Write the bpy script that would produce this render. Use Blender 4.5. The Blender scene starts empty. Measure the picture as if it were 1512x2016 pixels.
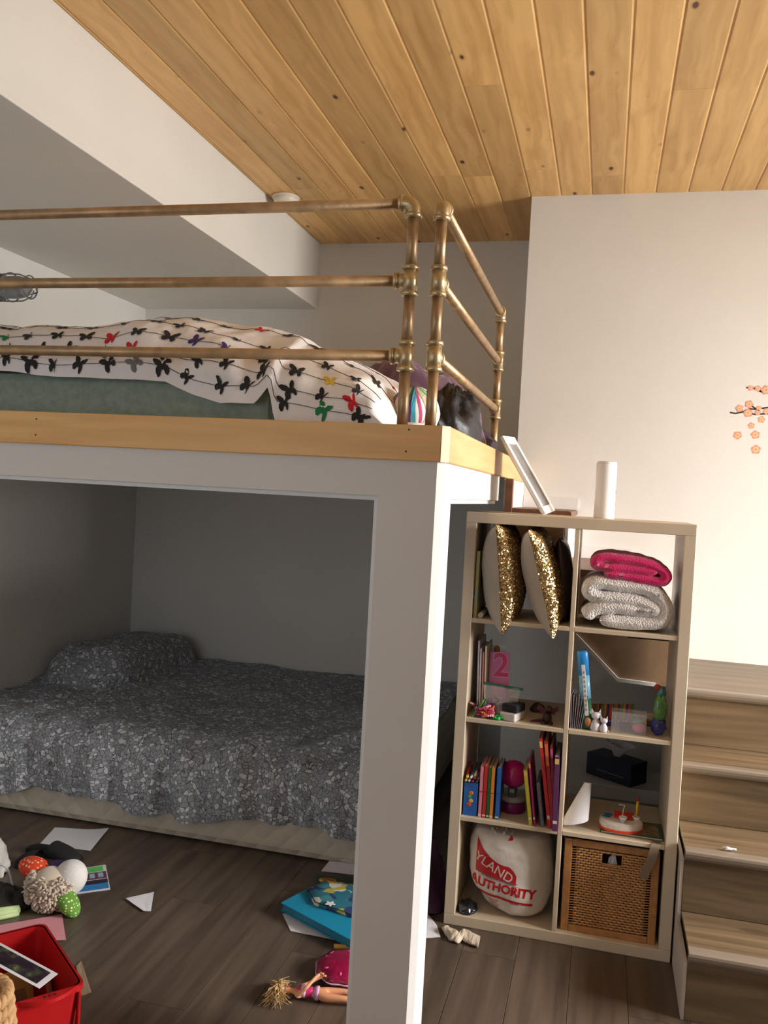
import bpy, bmesh, math, random
from mathutils import Vector, Matrix, Euler, noise
from mathutils.bvhtree import BVHTree

SC = bpy.context.scene
COL = SC.collection
PI = math.pi
sin, cos, tau = math.sin, math.cos, 2 * math.pi

# ------------------------------------------------------------------ camera
F_PX, IMG_W, IMG_H = 1722.0, 1512.0, 2016.0
CAM = Vector((0.4706, -3.0584, 1.5233))
YAW, PITCH, ROLL = 0.24691, -0.02318, 0.05458
_fw = Vector((-sin(YAW), cos(YAW), 0)); _rt = Vector((cos(YAW), sin(YAW), 0)); _up = Vector((0, 0, 1))
C_F = _fw * cos(PITCH) + _up * sin(PITCH)
_u2 = -_fw * sin(PITCH) + _up * cos(PITCH)
C_R = _rt * cos(ROLL) + _u2 * sin(ROLL)
C_U = -_rt * sin(ROLL) + _u2 * cos(ROLL)
cd = bpy.data.cameras.new('camera'); cam = bpy.data.objects.new('camera', cd); COL.objects.link(cam)
cd.sensor_fit = 'HORIZONTAL'; cd.sensor_width = 36.0; cd.lens = 36.0 * F_PX / IMG_W
cd.clip_start = 0.05; cd.clip_end = 60
m3 = Matrix((C_R, C_U, -C_F)).transposed()
cam.matrix_world = Matrix.Translation(CAM) @ m3.to_4x4()
SC.camera = cam

# ------------------------------------------------------------------ light and exposure
SC.view_settings.view_transform = 'Standard'; SC.view_settings.look = 'None'
SC.view_settings.gamma = 1.0; SC.view_settings.use_curve_mapping = False
SC.view_settings.exposure = 0.0
wd = bpy.data.worlds.new('daylight'); SC.world = wd; wd.use_nodes = True
wd.node_tree.nodes['Background'].inputs[0].default_value = (0.75, 0.86, 1.0, 1)
wd.node_tree.nodes['Background'].inputs[1].default_value = 1.0

def area(name, loc, rot, sx, sy, power, col):
    l = bpy.data.lights.new(name, 'AREA'); l.shape = 'RECTANGLE'; l.size = sx; l.size_y = sy
    l.energy = power; l.color = col
    o = bpy.data.objects.new(name, l); COL.objects.link(o); o.location = loc; o.rotation_euler = rot
    return o
# daylight through the stair window (right wall) and through the window behind the camera
area('stair_window_sky', (5.4, -0.45, 2.85), (0, PI / 2 - .2, 0), 2.2, 3.4, 860, (1.0, 0.98, 0.96))
area('stair_window_ground_bounce', (3.62, -0.25, 1.7), (0, PI / 2, 0), 1.3, 1.55, 132, (1.0, 0.95, 0.88))
area('rear_window_daylight', (-1.35, -4.38, 1.6), (PI / 2, 0, 0), 1.5, 1.4, 14, (0.84, 0.92, 1.0))

# ------------------------------------------------------------------ helpers
rnd = random.Random(7)
def ray(u, v):
    return C_R * ((u - IMG_W / 2) / F_PX) - C_U * ((v - IMG_H / 2) / F_PX) + C_F
def on_z(u, v, z):
    d = ray(u, v); return CAM + d * ((z - CAM.z) / d.z)
def on_y(u, v, y):
    d = ray(u, v); return CAM + d * ((y - CAM.y) / d.y)
def on_x(u, v, x):
    d = ray(u, v); return CAM + d * ((x - CAM.x) / d.x)

class MB:
    """collects faces for ONE mesh"""
    def __init__(s): s.v = []; s.f = []; s.mi = []; s.smooth = []
    def add(s, vs, fs, mi=0, sm=False):
        n = len(s.v); s.v += [Vector(p) for p in vs]
        for f in fs: s.f.append([i + n for i in f]); s.mi.append(mi); s.smooth.append(sm)
        return s
    def box(s, a, b, mi=0, bev=0.0, M=None):
        x0, y0, z0 = a; x1, y1, z1 = b
        if x0 > x1: x0, x1 = x1, x0
        if y0 > y1: y0, y1 = y1, y0
        if z0 > z1: z0, z1 = z1, z0
        bm = bmesh.new(); bmesh.ops.create_cube(bm, size=1.0)
        for v in bm.verts:
            v.co = Vector(((x0 + x1) / 2 + v.co.x * (x1 - x0), (y0 + y1) / 2 + v.co.y * (y1 - y0), (z0 + z1) / 2 + v.co.z * (z1 - z0)))
        if bev > 0:
            bmesh.ops.bevel(bm, geom=bm.edges[:], offset=bev, segments=1 if bev < .003 else 2, affect='EDGES', profile=.5)
        vs = [v.co.copy() for v in bm.verts]
        if M is not None: vs = [M @ p for p in vs]
        bm.verts.index_update()
        fs = [[v.index for v in f.verts] for f in bm.faces]; bm.free()
        return s.add(vs, fs, mi, False)
    def prism(s, outline, axis, a, b, mi=0, M=None):
        """outline: list of 2-D points, extruded along axis 'x','y','z' from a to b"""
        def P(p, t):
            if axis == 'x': return Vector((t, p[0], p[1]))
            if axis == 'y': return Vector((p[0], t, p[1]))
            return Vector((p[0], p[1], t))
        n = len(outline)
        vs = [P(p, a) for p in outline] + [P(p, b) for p in outline]
        if M is not None: vs = [M @ p for p in vs]
        fs = [list(range(n)), list(range(2 * n - 1, n - 1, -1))] + [[i, i + n, (i + 1) % n + n, (i + 1) % n] for i in range(n)]
        return s.add(vs, fs, mi)
    def tube(s, path, r, seg=12, mi=0, cap=True, closed=False):
        path = [Vector(p) for p in path]; n = len(path)
        rs = r if isinstance(r, (list, tuple)) else [r] * n
        vs = []; fs = []; prev = None
        for i, p in enumerate(path):
            if closed: t = path[(i + 1) % n] - path[i - 1]
            else: t = path[min(i + 1, n - 1)] - path[max(i - 1, 0)]
            t = t.normalized() if t.length > 1e-9 else Vector((0, 0, 1))
            if prev is None:
                a = t.orthogonal().normalized()
            else:
                a = prev - t * prev.dot(t); a = a.normalized() if a.length > 1e-6 else t.orthogonal().normalized()
            prev = a; b = t.cross(a)
            for k in range(seg):
                q = tau * k / seg; vs.append(p + (a * cos(q) + b * sin(q)) * rs[i])
        m = n if closed else n - 1
        for i in range(m):
            j = (i + 1) % n
            for k in range(seg):
                k2 = (k + 1) % seg; fs.append([i * seg + k, i * seg + k2, j * seg + k2, j * seg + k])
        s.add(vs, fs, mi, True)
        if cap and not closed:
            base = len(s.v) - n * seg
            s.f.append([base + k for k in range(seg - 1, -1, -1)]); s.mi.append(mi); s.smooth.append(False)
            s.f.append([base + (n - 1) * seg + k for k in range(seg)]); s.mi.append(mi); s.smooth.append(False)
        return s
    def lathe(s, prof, seg=24, M=None, mi=0, sm=True):
        vs = []; fs = []
        for (r, z) in prof:
            for k in range(seg):
                q = tau * k / seg; vs.append(Vector((r * cos(q), r * sin(q), z)))
        n = len(prof)
        for i in range(n - 1):
            for k in range(seg):
                k2 = (k + 1) % seg; fs.append([i * seg + k, i * seg + k2, (i + 1) * seg + k2, (i + 1) * seg + k])
        if prof[0][0] > 1e-6: fs.append([k for k in range(seg - 1, -1, -1)])
        if prof[-1][0] > 1e-6: fs.append([(n - 1) * seg + k for k in range(seg)])
        if M is not None: vs = [M @ p for p in vs]
        return s.add(vs, fs, mi, sm)
    def grid(s, fn, nu, nv, mi=0, sm=True, flip=False):
        vs = [fn(i / nu, j / nv) for i in range(nu + 1) for j in range(nv + 1)]
        fs = []
        for i in range(nu):
            for j in range(nv):
                a = i * (nv + 1) + j; q = [a, a + nv + 1, a + nv + 2, a + 1]
                fs.append(q[::-1] if flip else q)
        return s.add(vs, fs, mi, sm)
    def ellipsoid(s, c, r, nu=20, nv=14, M=None, mi=0, fn=None):
        c = Vector(c); vs = []; fs = []
        for i in range(nv + 1):
            th = PI * i / nv
            for k in range(nu):
                q = tau * k / nu
                d = Vector((sin(th) * cos(q), sin(th) * sin(q), cos(th)))
                k2 = fn(d) if fn else 1.0
                p = Vector((d.x * r[0], d.y * r[1], d.z * r[2])) * k2
                if M is not None: p = M @ p
                vs.append(c + p)
        for i in range(nv):
            for k in range(nu):
                k2 = (k + 1) % nu; fs.append([i * nu + k, (i + 1) * nu + k, (i + 1) * nu + k2, i * nu + k2])
        return s.add(vs, fs, mi, True)
    def build(s, name, mats, parent=None, world=False, weld=False):
        if not isinstance(mats, (list, tuple)): mats = [mats]
        off = Vector((0, 0, 0))
        if world and parent is not None:
            off = parent.location.copy()
            if parent.parent is not None: off = off + parent.parent.location
        me = bpy.data.meshes.new(name)
        me.from_pydata([tuple(p - off) for p in s.v], [], s.f)
        for mm in mats: me.materials.append(mm)
        for i, p in enumerate(me.polygons):
            p.material_index = s.mi[i]; p.use_smooth = s.smooth[i]
        bm = bmesh.new(); bm.from_mesh(me)
        if weld: bmesh.ops.remove_doubles(bm, verts=bm.verts[:], dist=1e-5)
        bmesh.ops.recalc_face_normals(bm, faces=bm.faces[:]); bm.to_mesh(me); bm.free()
        me.update()
        o = bpy.data.objects.new(name, me); COL.objects.link(o)
        if parent is not None: o.parent = parent
        return o

def tag(o, label=None, cat=None, group=None, kind=None):
    if label: o['label'] = label
    if cat: o['category'] = cat
    if group: o['group'] = group
    if kind: o['kind'] = kind
    return o
def thing(name, label, cat, loc=(0, 0, 0), rot=(0, 0, 0), group=None):
    o = bpy.data.objects.new(name, None); COL.objects.link(o)
    o.empty_display_size = .05; o.location = loc; o.rotation_euler = rot
    return tag(o, label, cat, group)
def single(mb, name, mat, label, cat, loc=(0, 0, 0), rot=(0, 0, 0), group=None, weld=False):
    """a thing that is one mesh; vertices are given relative to loc"""
    o = mb.build(name, mat, weld=weld); o.location = loc; o.rotation_euler = rot
    return tag(o, label, cat, group)
def struct(mb, name, mat, label=None):
    o = mb.build(name, mat); o['kind'] = 'structure'
    if label: o['label'] = label
    return o

def fbm(x, y, z=0.0, s=1.0):
    return noise.noise(Vector((x * s, y * s, z * s)))

# ------------------------------------------------------------------ materials
MATS = {}
def nt(name):
    m = bpy.data.materials.new(name); m.use_nodes = True
    t = m.node_tree; b = t.nodes['Principled BSDF']
    return m, t, b
def N(t, typ, **kw):
    n = t.nodes.new(typ)
    for k, v in kw.items():
        if k.startswith('i_'): n.inputs[int(k[2:]) if k[2:].isdigit() else k[2:]].default_value = v
        else: setattr(n, k, v)
    return n
def L(t, a, b): t.links.new(a, b)
def rgba(c): return (c[0], c[1], c[2], 1)
def srgb(r, g, b):
    f = lambda c: (c / 255) / 12.92 if c / 255 <= .04045 else ((c / 255 + .055) / 1.055) ** 2.4
    return (f(r), f(g), f(b))
def ramp(t, stops):
    r = t.nodes.new('ShaderNodeValToRGB'); e = r.color_ramp.elements
    while len(e) < len(stops): e.new(0.5)
    for i, (p, c) in enumerate(stops): e[i].position = p; e[i].color = rgba(c) if len(c) == 3 else c
    return r
def plain(name, c, rough=.6, metal=0.0, var=.06, scale=12.0, bump=0.0, bscale=60.0, spec=.5, sheen=0.0, alpha=1.0, trans=0.0, coat=0.0):
    """paint, plastic, cloth: one colour with faint mottling and fine relief"""
    if name in MATS: return MATS[name]
    m, t, b = nt(name)
    tc = N(t, 'ShaderNodeTexCoord')
    if var > 0:
        n = N(t, 'ShaderNodeTexNoise'); n.inputs['Scale'].default_value = scale; n.inputs['Detail'].default_value = 3
        L(t, tc.outputs['Object'], n.inputs['Vector'])
        r = ramp(t, [(.3, tuple(x * (1 - var) for x in c)), (.7, tuple(min(1, x * (1 + var)) for x in c))])
        L(t, n.outputs['Fac'], r.inputs[0]); L(t, r.outputs[0], b.inputs['Base Color'])
    else: b.inputs['Base Color'].default_value = rgba(c)
    b.inputs['Roughness'].default_value = rough; b.inputs['Metallic'].default_value = metal
    b.inputs['Specular IOR Level'].default_value = spec
    if sheen: b.inputs['Sheen Weight'].default_value = sheen
    if coat: b.inputs['Coat Weight'].default_value = coat
    if alpha < 1: b.inputs['Alpha'].default_value = alpha
    if trans: b.inputs['Transmission Weight'].default_value = trans
    if bump > 0:
        n2 = N(t, 'ShaderNodeTexNoise'); n2.inputs['Scale'].default_value = bscale; n2.inputs['Detail'].default_value = 4
        L(t, tc.outputs['Object'], n2.inputs['Vector'])
        bp = N(t, 'ShaderNodeBump'); bp.inputs['Strength'].default_value = bump; bp.inputs['Distance'].default_value = .01
        L(t, n2.outputs['Fac'], bp.inputs['Height']); L(t, bp.outputs[0], b.inputs['Normal'])
    MATS[name] = m
    return m

def wood(name, lo, hi, knot, sx=(26, 1.4, 26), kscale=(6.5, 2.2, 1.0), kamt=1.0, rough=.45, objvar=.25, kw=.07):
    """sawn boards, grain along local Y, knots, tone differing from board to board"""
    m, t, b = nt(name)
    tc = N(t, 'ShaderNodeTexCoord'); oi = N(t, 'ShaderNodeObjectInfo')
    mul = N(t, 'ShaderNodeMath', operation='MULTIPLY'); mul.inputs[1].default_value = 37.0
    L(t, oi.outputs['Random'], mul.inputs[0])
    addv = N(t, 'ShaderNodeVectorMath', operation='ADD'); L(t, tc.outputs['Object'], addv.inputs[0]); L(t, mul.outputs[0], addv.inputs[1])
    # knots
    mk = N(t, 'ShaderNodeVectorMath', operation='MULTIPLY'); mk.inputs[1].default_value = kscale; L(t, addv.outputs[0], mk.inputs[0])
    vo = N(t, 'ShaderNodeTexVoronoi'); vo.inputs['Scale'].default_value = 1.0; L(t, mk.outputs[0], vo.inputs['Vector'])
    # grain, bent round the knots
    mg = N(t, 'ShaderNodeVectorMath', operation='MULTIPLY'); mg.inputs[1].default_value = sx; L(t, addv.outputs[0], mg.inputs[0])
    bend = N(t, 'ShaderNodeMath', operation='MULTIPLY'); bend.inputs[1].default_value = .7; L(t, vo.outputs['Distance'], bend.inputs[0])
    ab = N(t, 'ShaderNodeVectorMath', operation='ADD'); L(t, mg.outputs[0], ab.inputs[0]); L(t, bend.outputs[0], ab.inputs[1])
    ng = N(t, 'ShaderNodeTexNoise'); ng.inputs['Scale'].default_value = 1.0; ng.inputs['Detail'].default_value = 5; ng.inputs['Distortion'].default_value = .2
    L(t, ab.outputs[0], ng.inputs['Vector'])
    rg = ramp(t, [(.28, lo), (.62, hi)]); L(t, ng.outputs['Fac'], rg.inputs[0])
    # large figure
    nf = N(t, 'ShaderNodeTexNoise'); nf.inputs['Scale'].default_value = 1.0; nf.inputs['Detail'].default_value = 2
    mf = N(t, 'ShaderNodeVectorMath', operation='MULTIPLY'); mf.inputs[1].default_value = (9, .9, 9); L(t, addv.outputs[0], mf.inputs[0]); L(t, mf.outputs[0], nf.inputs['Vector'])
    hsv = N(t, 'ShaderNodeHueSaturation'); L(t, rg.outputs[0], hsv.inputs['Color'])
    mr = N(t, 'ShaderNodeMapRange'); mr.inputs['From Min'].default_value = 0; mr.inputs['From Max'].default_value = 1
    mr.inputs['To Min'].default_value = 1 - objvar; mr.inputs['To Max'].default_value = 1 + objvar * .55
    mixr = N(t, 'ShaderNodeMath', operation='ADD'); h1 = N(t, 'ShaderNodeMath', operation='MULTIPLY'); h1.inputs[1].default_value = .6
    h2 = N(t, 'ShaderNodeMath', operation='MULTIPLY'); h2.inputs[1].default_value = .4
    L(t, oi.outputs['Random'], h1.inputs[0]); L(t, nf.outputs['Fac'], h2.inputs[0]); L(t, h1.outputs[0], mixr.inputs[0]); L(t, h2.outputs[0], mixr.inputs[1])
    L(t, mixr.outputs[0], mr.inputs['Value']); L(t, mr.outputs[0], hsv.inputs['Value'])
    rk = ramp(t, [(0.0, (kamt, kamt, kamt)), (kw * .75, (kamt * .95,) * 3), (kw, (kamt * .3,) * 3), (kw * 1.5, (0, 0, 0))]); L(t, vo.outputs['Distance'], rk.inputs[0])
    # only some cells carry a knot
    sel = N(t, 'ShaderNodeMath', operation='GREATER_THAN'); sel.inputs[1].default_value = .22
    sepc = N(t, 'ShaderNodeSeparateColor'); L(t, vo.outputs['Color'], sepc.inputs[0]); L(t, sepc.outputs[0], sel.inputs[0])
    km = N(t, 'ShaderNodeMath', operation='MULTIPLY'); L(t, rk.outputs[0], km.inputs[0]); L(t, sel.outputs[0], km.inputs[1])
    mx = N(t, 'ShaderNodeMix', data_type='RGBA'); L(t, km.outputs[0], mx.inputs[0]); L(t, hsv.outputs[0], mx.inputs[6]); mx.inputs[7].default_value = rgba(knot)
    L(t, mx.outputs[2], b.inputs['Base Color']); b.inputs['Roughness'].default_value = rough
    bp = N(t, 'ShaderNodeBump'); bp.inputs['Strength'].default_value = .12; bp.inputs['Distance'].default_value = .004
    L(t, ng.outputs['Fac'], bp.inputs['Height']); L(t, bp.outputs[0], b.inputs['Normal'])
    MATS[name] = m
    return m

M_WALL = plain('wall_paint', (.72, .70, .66), .85, var=.02, scale=3, bump=.06, bscale=180, spec=.3)
M_LOW_BOUNCE = plain('low_bounce_paint', (.42, .37, .31), .85, var=.02, scale=3, bump=.06, bscale=180, spec=.3)  # invented darker tone for the unseen walls, cuts the light they bounce
M_WHITE = plain('white_paint', (.74, .72, .70), .5, var=.02, scale=4, bump=.04, bscale=120)
M_PINE = wood('pine_board', srgb(208, 160, 98), srgb(236, 192, 126), srgb(84, 40, 18), kscale=(8.5, 4.2, 1.0), kw=.085, objvar=.32)
M_TRIM = wood('pine_trim', srgb(226, 172, 104), srgb(244, 196, 128), srgb(150, 100, 55), sx=(2.0, 26, 26), kscale=(1.2, 5, 5), kamt=.5, objvar=.1)
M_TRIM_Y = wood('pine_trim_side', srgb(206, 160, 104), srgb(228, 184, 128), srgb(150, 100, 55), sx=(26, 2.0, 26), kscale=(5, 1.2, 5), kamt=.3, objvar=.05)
M_PALE = wood('pine_corner', srgb(236, 214, 172), srgb(246, 228, 190), srgb(200, 160, 110), kamt=.2, objvar=.05)
M_FLOOR = wood('vinyl_plank', srgb(68, 57, 48), srgb(97, 83, 71), srgb(48, 38, 31), sx=(24, 1.6, 24), kscale=(3, .8, 1), kamt=.35, rough=.4, objvar=.24, kw=.1)
M_STAIR = wood('vinyl_stair', srgb(84, 69, 51), srgb(118, 99, 75), srgb(58, 44, 31), sx=(1.6, 30, 30), kscale=(1.4, 5, 5), kamt=.6, rough=.4, objvar=.12, kw=.08)
M_NOSE = plain('stair_nosing', srgb(122, 110, 98), .32, var=.05, scale=6)
M_BRASS = plain('brass_pipe', srgb(172, 144, 110), .44, .7, var=.22, scale=22, bump=.05, bscale=90)
M_FIT = plain('brass_fitting', srgb(190, 170, 132), .38, .8, var=.15, scale=30, bump=.1, bscale=160)
M_SHELF = plain('birch_laminate', srgb(206, 190, 166), .5, var=.04, scale=8, bump=.02, bscale=80)
M_PAPER = plain('white_paper', srgb(226, 226, 232), .8, var=.02)
M_BLACK = plain('black_rubber', (.012, .012, .013), .6, var=.1)

# ================================================================== the room
X_L, X_R, Y_B, Y_F = -2.40, 3.40, 1.92, -4.20       # left wall, right wall, back wall, wall behind the camera
Y_W, X_W = 1.20, 0.043                               # stair wall plane and its free edge
Z_C, X_BH, Z_SO = 2.976, -1.265, 2.59                # ceiling, bulkhead face, soffit
T = .15
struct(MB().box((X_L - T, Y_F - T, Z_SO), (X_L, Y_B + T, Z_SO - 2.70), bev=0), 'wall_left', M_WALL)
struct(MB().box((X_L - T, Y_B, -.11), (X_W + .2, Y_B + T, 3.2)), 'wall_back', M_WALL)
# stair wall: the wall plane plus the return that runs back to the alcove
mb = MB(); mb.box((X_W, Y_W, -.11), (X_R, Y_W + .12, 3.2)); mb.box((X_W, Y_W + .12, -.11), (X_W + .12, Y_B, 3.2))
struct(mb, 'wall_stair', M_WALL)
# bulkhead over the left part of the loft, with its soffit
struct(MB().box((X_L - T, Y_F - T, Z_SO + .018), (X_BH, Y_B, 3.2)), 'wall_bulkhead', M_WALL)
struct(MB().box((X_L, Y_F, Z_SO), (X_BH + .006, Y_B, Z_SO + .018), bev=.002), 'trim_1', M_WALL)
# right wall with the stair window
WY0, WY1, WZ0, WZ1 = -1.05, .55, 1.0, 2.35
mb = MB()
mb.box((X_R, Y_F - T, -.11), (X_R + T, WY0, 3.2)); mb.box((X_R, WY1, -.11), (X_R + T, Y_B, 3.2))
mb.box((X_R, WY0, -.11), (X_R + T, WY1, WZ0)); mb.box((X_R, WY0, WZ1), (X_R + T, WY1, 3.2))
struct(mb, 'wall_right', M_LOW_BOUNCE)
w = MB()
for a, b in (((X_R + .05, WY0, WZ0), (X_R + .09, WY0 + .045, WZ1)), ((X_R + .05, WY1 - .045, WZ0), (X_R + .09, WY1, WZ1)),
             ((X_R + .05, WY0, WZ0), (X_R + .09, WY1, WZ0 + .045)), ((X_R + .05, WY0, WZ1 - .045), (X_R + .09, WY1, WZ1))):
    w.box(a, b, bev=.004)
struct(w, 'window_1', M_WHITE)
# wall behind the camera with a window
RX0, RX1, RZ0, RZ1 = -2.1, -.6, .9, 2.3
mb = MB()
mb.box((X_L, Y_F - T, -.11), (RX0, Y_F, 3.2)); mb.box((RX1, Y_F - T, -.11), (X_R, Y_F, 3.2))
mb.box((RX0, Y_F - T, -.11), (RX1, Y_F, RZ0)); mb.box((RX0, Y_F - T, RZ1), (RX1, Y_F, 3.2))
struct(mb, 'wall_front', M_LOW_BOUNCE)
w = MB()
for a, b in (((RX0, Y_F - .1, RZ0), (RX0 + .045, Y_F - .06, RZ1)), ((RX1 - .045, Y_F - .1, RZ0), (RX1, Y_F - .06, RZ1)),
             ((RX0, Y_F - .1, RZ0), (RX1, Y_F - .06, RZ0 + .045)), ((RX0, Y_F - .1, RZ1 - .045), (RX1, Y_F - .06, RZ1)), ((-1.38, Y_F - .1, RZ0), (-1.32, Y_F - .06, RZ1))):
    w.box(a, b, bev=.004)
struct(w, 'window_2', M_WHITE)

# floor: vinyl planks running away from the camera
fl = struct(MB().box((X_L, Y_F, -.11), (X_R, Y_B, -.009)), 'floor', M_FLOOR)
PW, PL = .178, 1.21
def plank_mesh(w, l, h, ch, name, mat, up=True):
    """board, long axis Y, origin at the middle of one end, eased long edges"""
    o = [(-w / 2, 0), (-w / 2, h - ch * .55), (-w / 2 + ch, h), (w / 2 - ch, h), (w / 2, h - ch * .55), (w / 2, 0)]
    if not up: o = [(x, -z) for x, z in o]
    mb = MB(); mb.prism(o, 'y', 0, l)
    ob = mb.build(name, mat); return ob
cols = int((X_R - X_L) / PW) + 1
cache = {}
def board(name, x, y0, y1, w, h, ch, mat, parent, z, up):
    k = (name, round(w, 4), round(y1 - y0, 3))
    if k not in cache:
        o = plank_mesh(w - (.0012 if up else .0003), y1 - y0 - .0012, h, ch, name, mat, up); cache[k] = o
    else:
        o = cache[k].copy(); COL.objects.link(o)
    o.parent = parent; o.location = (x, y0, z)
    return o
for i in range(cols):
    x0 = X_L + i * PW; x1 = min(x0 + PW, X_R)
    if x1 - x0 < .02: continue
    y = Y_F - [0, .4, .8, .2, .6, 1.0][i % 6]
    while y < Y_B - .01:
        a, b = max(y, Y_F), min(y + PL, Y_B)
        if b - a > .03: board('plank', (x0 + x1) / 2, a, b, x1 - x0, .009, .0012, M_FLOOR, fl, -.009, True)
        y += PL

# ceiling: tongue-and-groove pine boards, groove on the stair wall's free edge
ce = struct(MB().box((X_BH, Y_F, Z_C + .014), (X_R, Y_B, 3.2)), 'ceiling', M_PINE)
BW = .1434
xs = []
x = .038
while x > X_BH: x -= BW
while x < X_R: xs.append(x); x += BW
brn = random.Random(3)
for x in xs:
    x0, x1 = max(x, X_BH), min(x + BW, X_R)
    if x1 - x0 < .012: continue
    y = Y_F; cuts = [Y_F]
    j = brn.uniform(-2.8, -.9); cuts.append(round(j, 2))
    if brn.random() < .55: cuts.append(round(brn.uniform(.0, 1.2), 2))
    cuts.append(Y_B)
    for a, b in zip(cuts[:-1], cuts[1:]):
        board('ceiling_board', (x0 + x1) / 2, a, b, x1 - x0, .014, .0065, M_PINE, ce, Z_C + .014, False)

# smoke detector on the ceiling
sm = thing('smoke_detector', 'round white smoke detector on the pine ceiling beside the bulkhead', 'detector', (-1.17, 1.09, Z_C))
M_PLAS = plain('white_plastic', srgb(222, 214, 200), .4, var=.02)
MB().lathe([(.066, 0), (.07, -.006), (.07, -.012)], 32).build('mounting_plate', M_PLAS, sm)
MB().lathe([(.062, -.012), (.063, -.02), (.056, -.038), (.05, -.042), (.03, -.042), (.028, -.047), (.0, -.047)], 32).build('cover', M_PLAS, sm)
MB().lathe([(.0095, -.0455), (.0095, -.0495), (0, -.0495)], 16, Matrix.Translation((.036, -.01, .006))).build('test_button', M_PLAS, sm)

# ================================================================== loft
XS, YFR, CH = .083, -.90, .018                       # side face, front face, corner chamfer
Z_T1, Z_T0 = 1.696, 1.605
lo = thing('loft_platform', 'built-in loft of white painted beams and corner post edged with pine boards', 'loft', (-.03, -.83, 0))
def lbox(a, b, name, mat, bev=0):
    return MB().box(a, b, bev=bev).build(name, mat, lo, world=True)
IN = .012                                            # painted work lies behind the pine edge
fb, sx_ = YFR + IN, XS - IN
lbox((X_L, fb + .0, 1.512), (-.095, fb + .13, Z_T0 + .03), 'front_beam', M_WHITE, 0)
post = [(-.095, fb), (sx_ - .016, fb), (sx_, fb + .016), (sx_, fb + .135), (-.095, fb + .135)]
MB().prism(post, 'z', 0, Z_T0 + .03).build('post', M_WHITE, lo, world=True)
lbox((sx_ - .13, fb + .135, 1.512), (sx_, .27, Z_T0 + .03), 'side_beam', M_WHITE, .003)
lbox((sx_ - .135, .27, 1.512), (sx_, .315, Z_T0 + .03), 'beam_end_block', M_WHITE, .003)
dk_ = [(X_L, fb + .135), (sx_ - .005, fb + .135), (sx_ - .005, Y_W - .001), (X_W - .001, Y_W - .001), (X_W - .001, Y_B - .001), (X_L, Y_B - .001)]
MB().prism(dk_, 'z', Z_T0 + .03, 1.672).build('deck', M_WHITE, lo, world=True)
ft = MB().box((X_L, YFR, Z_T0), (XS - CH, YFR + .02, Z_T1), bev=.0025).build('front_edge_board', M_TRIM, lo, world=True)
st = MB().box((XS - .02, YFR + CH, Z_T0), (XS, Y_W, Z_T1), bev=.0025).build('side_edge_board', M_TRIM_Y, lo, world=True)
MB().prism([(XS - CH, YFR - .0004), (XS + .0004, YFR + CH), (XS - .02, YFR + CH), (XS - CH, YFR + .02)], 'z', Z_T0, Z_T1).build('corner_edge_strip', M_PALE, lo, world=True)
nailm = plain('nail_hole', (.05, .03, .02), .7, var=0)
for (x, z) in ((-1.90, 1.675), (-1.90, 1.63), (-1.10, 1.675), (-1.10, 1.63), (-.02, 1.683), (-.025, 1.628)):
    MB().lathe([(.0024, 0), (.0024, .0012), (0, .0012)], 8, Matrix.Translation((x, YFR, z)) @ Matrix.Rotation(PI / 2, 4, 'X')).build('nail', nailm, ft, world=True)
M_BEAD = plain('bead_paint', (.80, .80, .80), .45, var=.02)
lbox((X_L, fb + .012, 1.500), (-.107, fb + .03, 1.5115), 'opening_bead', M_BEAD)
lbox((-.107, fb + .012, .001), (-.0955, fb + .03, 1.5115), 'opening_bead', M_BEAD)
lbox((sx_ - .03, fb + .136, 1.500), (sx_ - .008, .27, 1.5115), 'opening_bead', M_BEAD)

# ================================================================== pipe railings
PR = .0143
def collar(mb, p, axis, r, h=.009):
    """bead at the mouth of a fitting"""
    ax = Vector(axis).normalized(); Q = Vector((0, 0, 1)).rotation_difference(ax).to_matrix().to_4x4()
    mb.lathe([(r - .003, -h), (r, -h * .8), (r, h * .2), (r - .003, h * .4), (PR, h * .4)], 24, Matrix.Translation(p) @ Q)
def tee(root, p, branch, name='tee_fitting'):
    mb = MB(); p = Vector(p); b = Vector(branch).normalized()
    mb.tube([p - Vector((0, 0, .034)), p + Vector((0, 0, .034))], .0195, 24)
    collar(mb, p + Vector((0, 0, .036)), (0, 0, 1), .0225); collar(mb, p - Vector((0, 0, .036)), (0, 0, -1), .0225)
    mb.tube([p, p + b * .034], .019, 24); collar(mb, p + b * .038, b, .022)
    return mb.build(name, M_FIT, root, world=True)
def elbow(root, p, branch):
    """90 degree bend from vertical (below) to branch"""
    mb = MB(); p = Vector(p); b = Vector(branch).normalized(); R = .022; path = []
    c = p + b * R - Vector((0, 0, R))
    path.append(p - Vector((0, 0, .036)))
    for k in range(9):
        a = PI / 2 * k / 8; path.append(c + b * (-R * cos(a)) + Vector((0, 0, R * sin(a))))
    path.append(p + b * .036)
    mb.tube(path, .0198, 24); collar(mb, p - Vector((0, 0, .034)), (0, 0, -1), .0228); collar(mb, p + b * .036, b, .0228)
    return mb.build('elbow_fitting', M_FIT, root, world=True)
def pipe(root, a, b, name):
    return MB().tube([a, b], PR, 20).build(name, M_BRASS, root, world=True)
ZR = (2.266, 2.068, 1.875); ZB = 1.673
fx, fy = -.049, -.856
fr = thing('pipe_railing', 'bronze pipe guard rail along the long front edge of the loft', 'railing', (fx, fy, ZB), group='loft guard rails')
zs = [ZB, ZR[2], ZR[1], ZR[0]]
for a, b in zip(zs[:-1], zs[1:]): pipe(fr, (fx, fy, a + (.03 if a > ZB else 0)), (fx, fy, b - .03), 'post_pipe')
MB().lathe([(.036, 0), (.036, .005), (.021, .007), (.021, .016), (PR, .016)], 24).build('floor_flange', M_FIT, fr)
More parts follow.
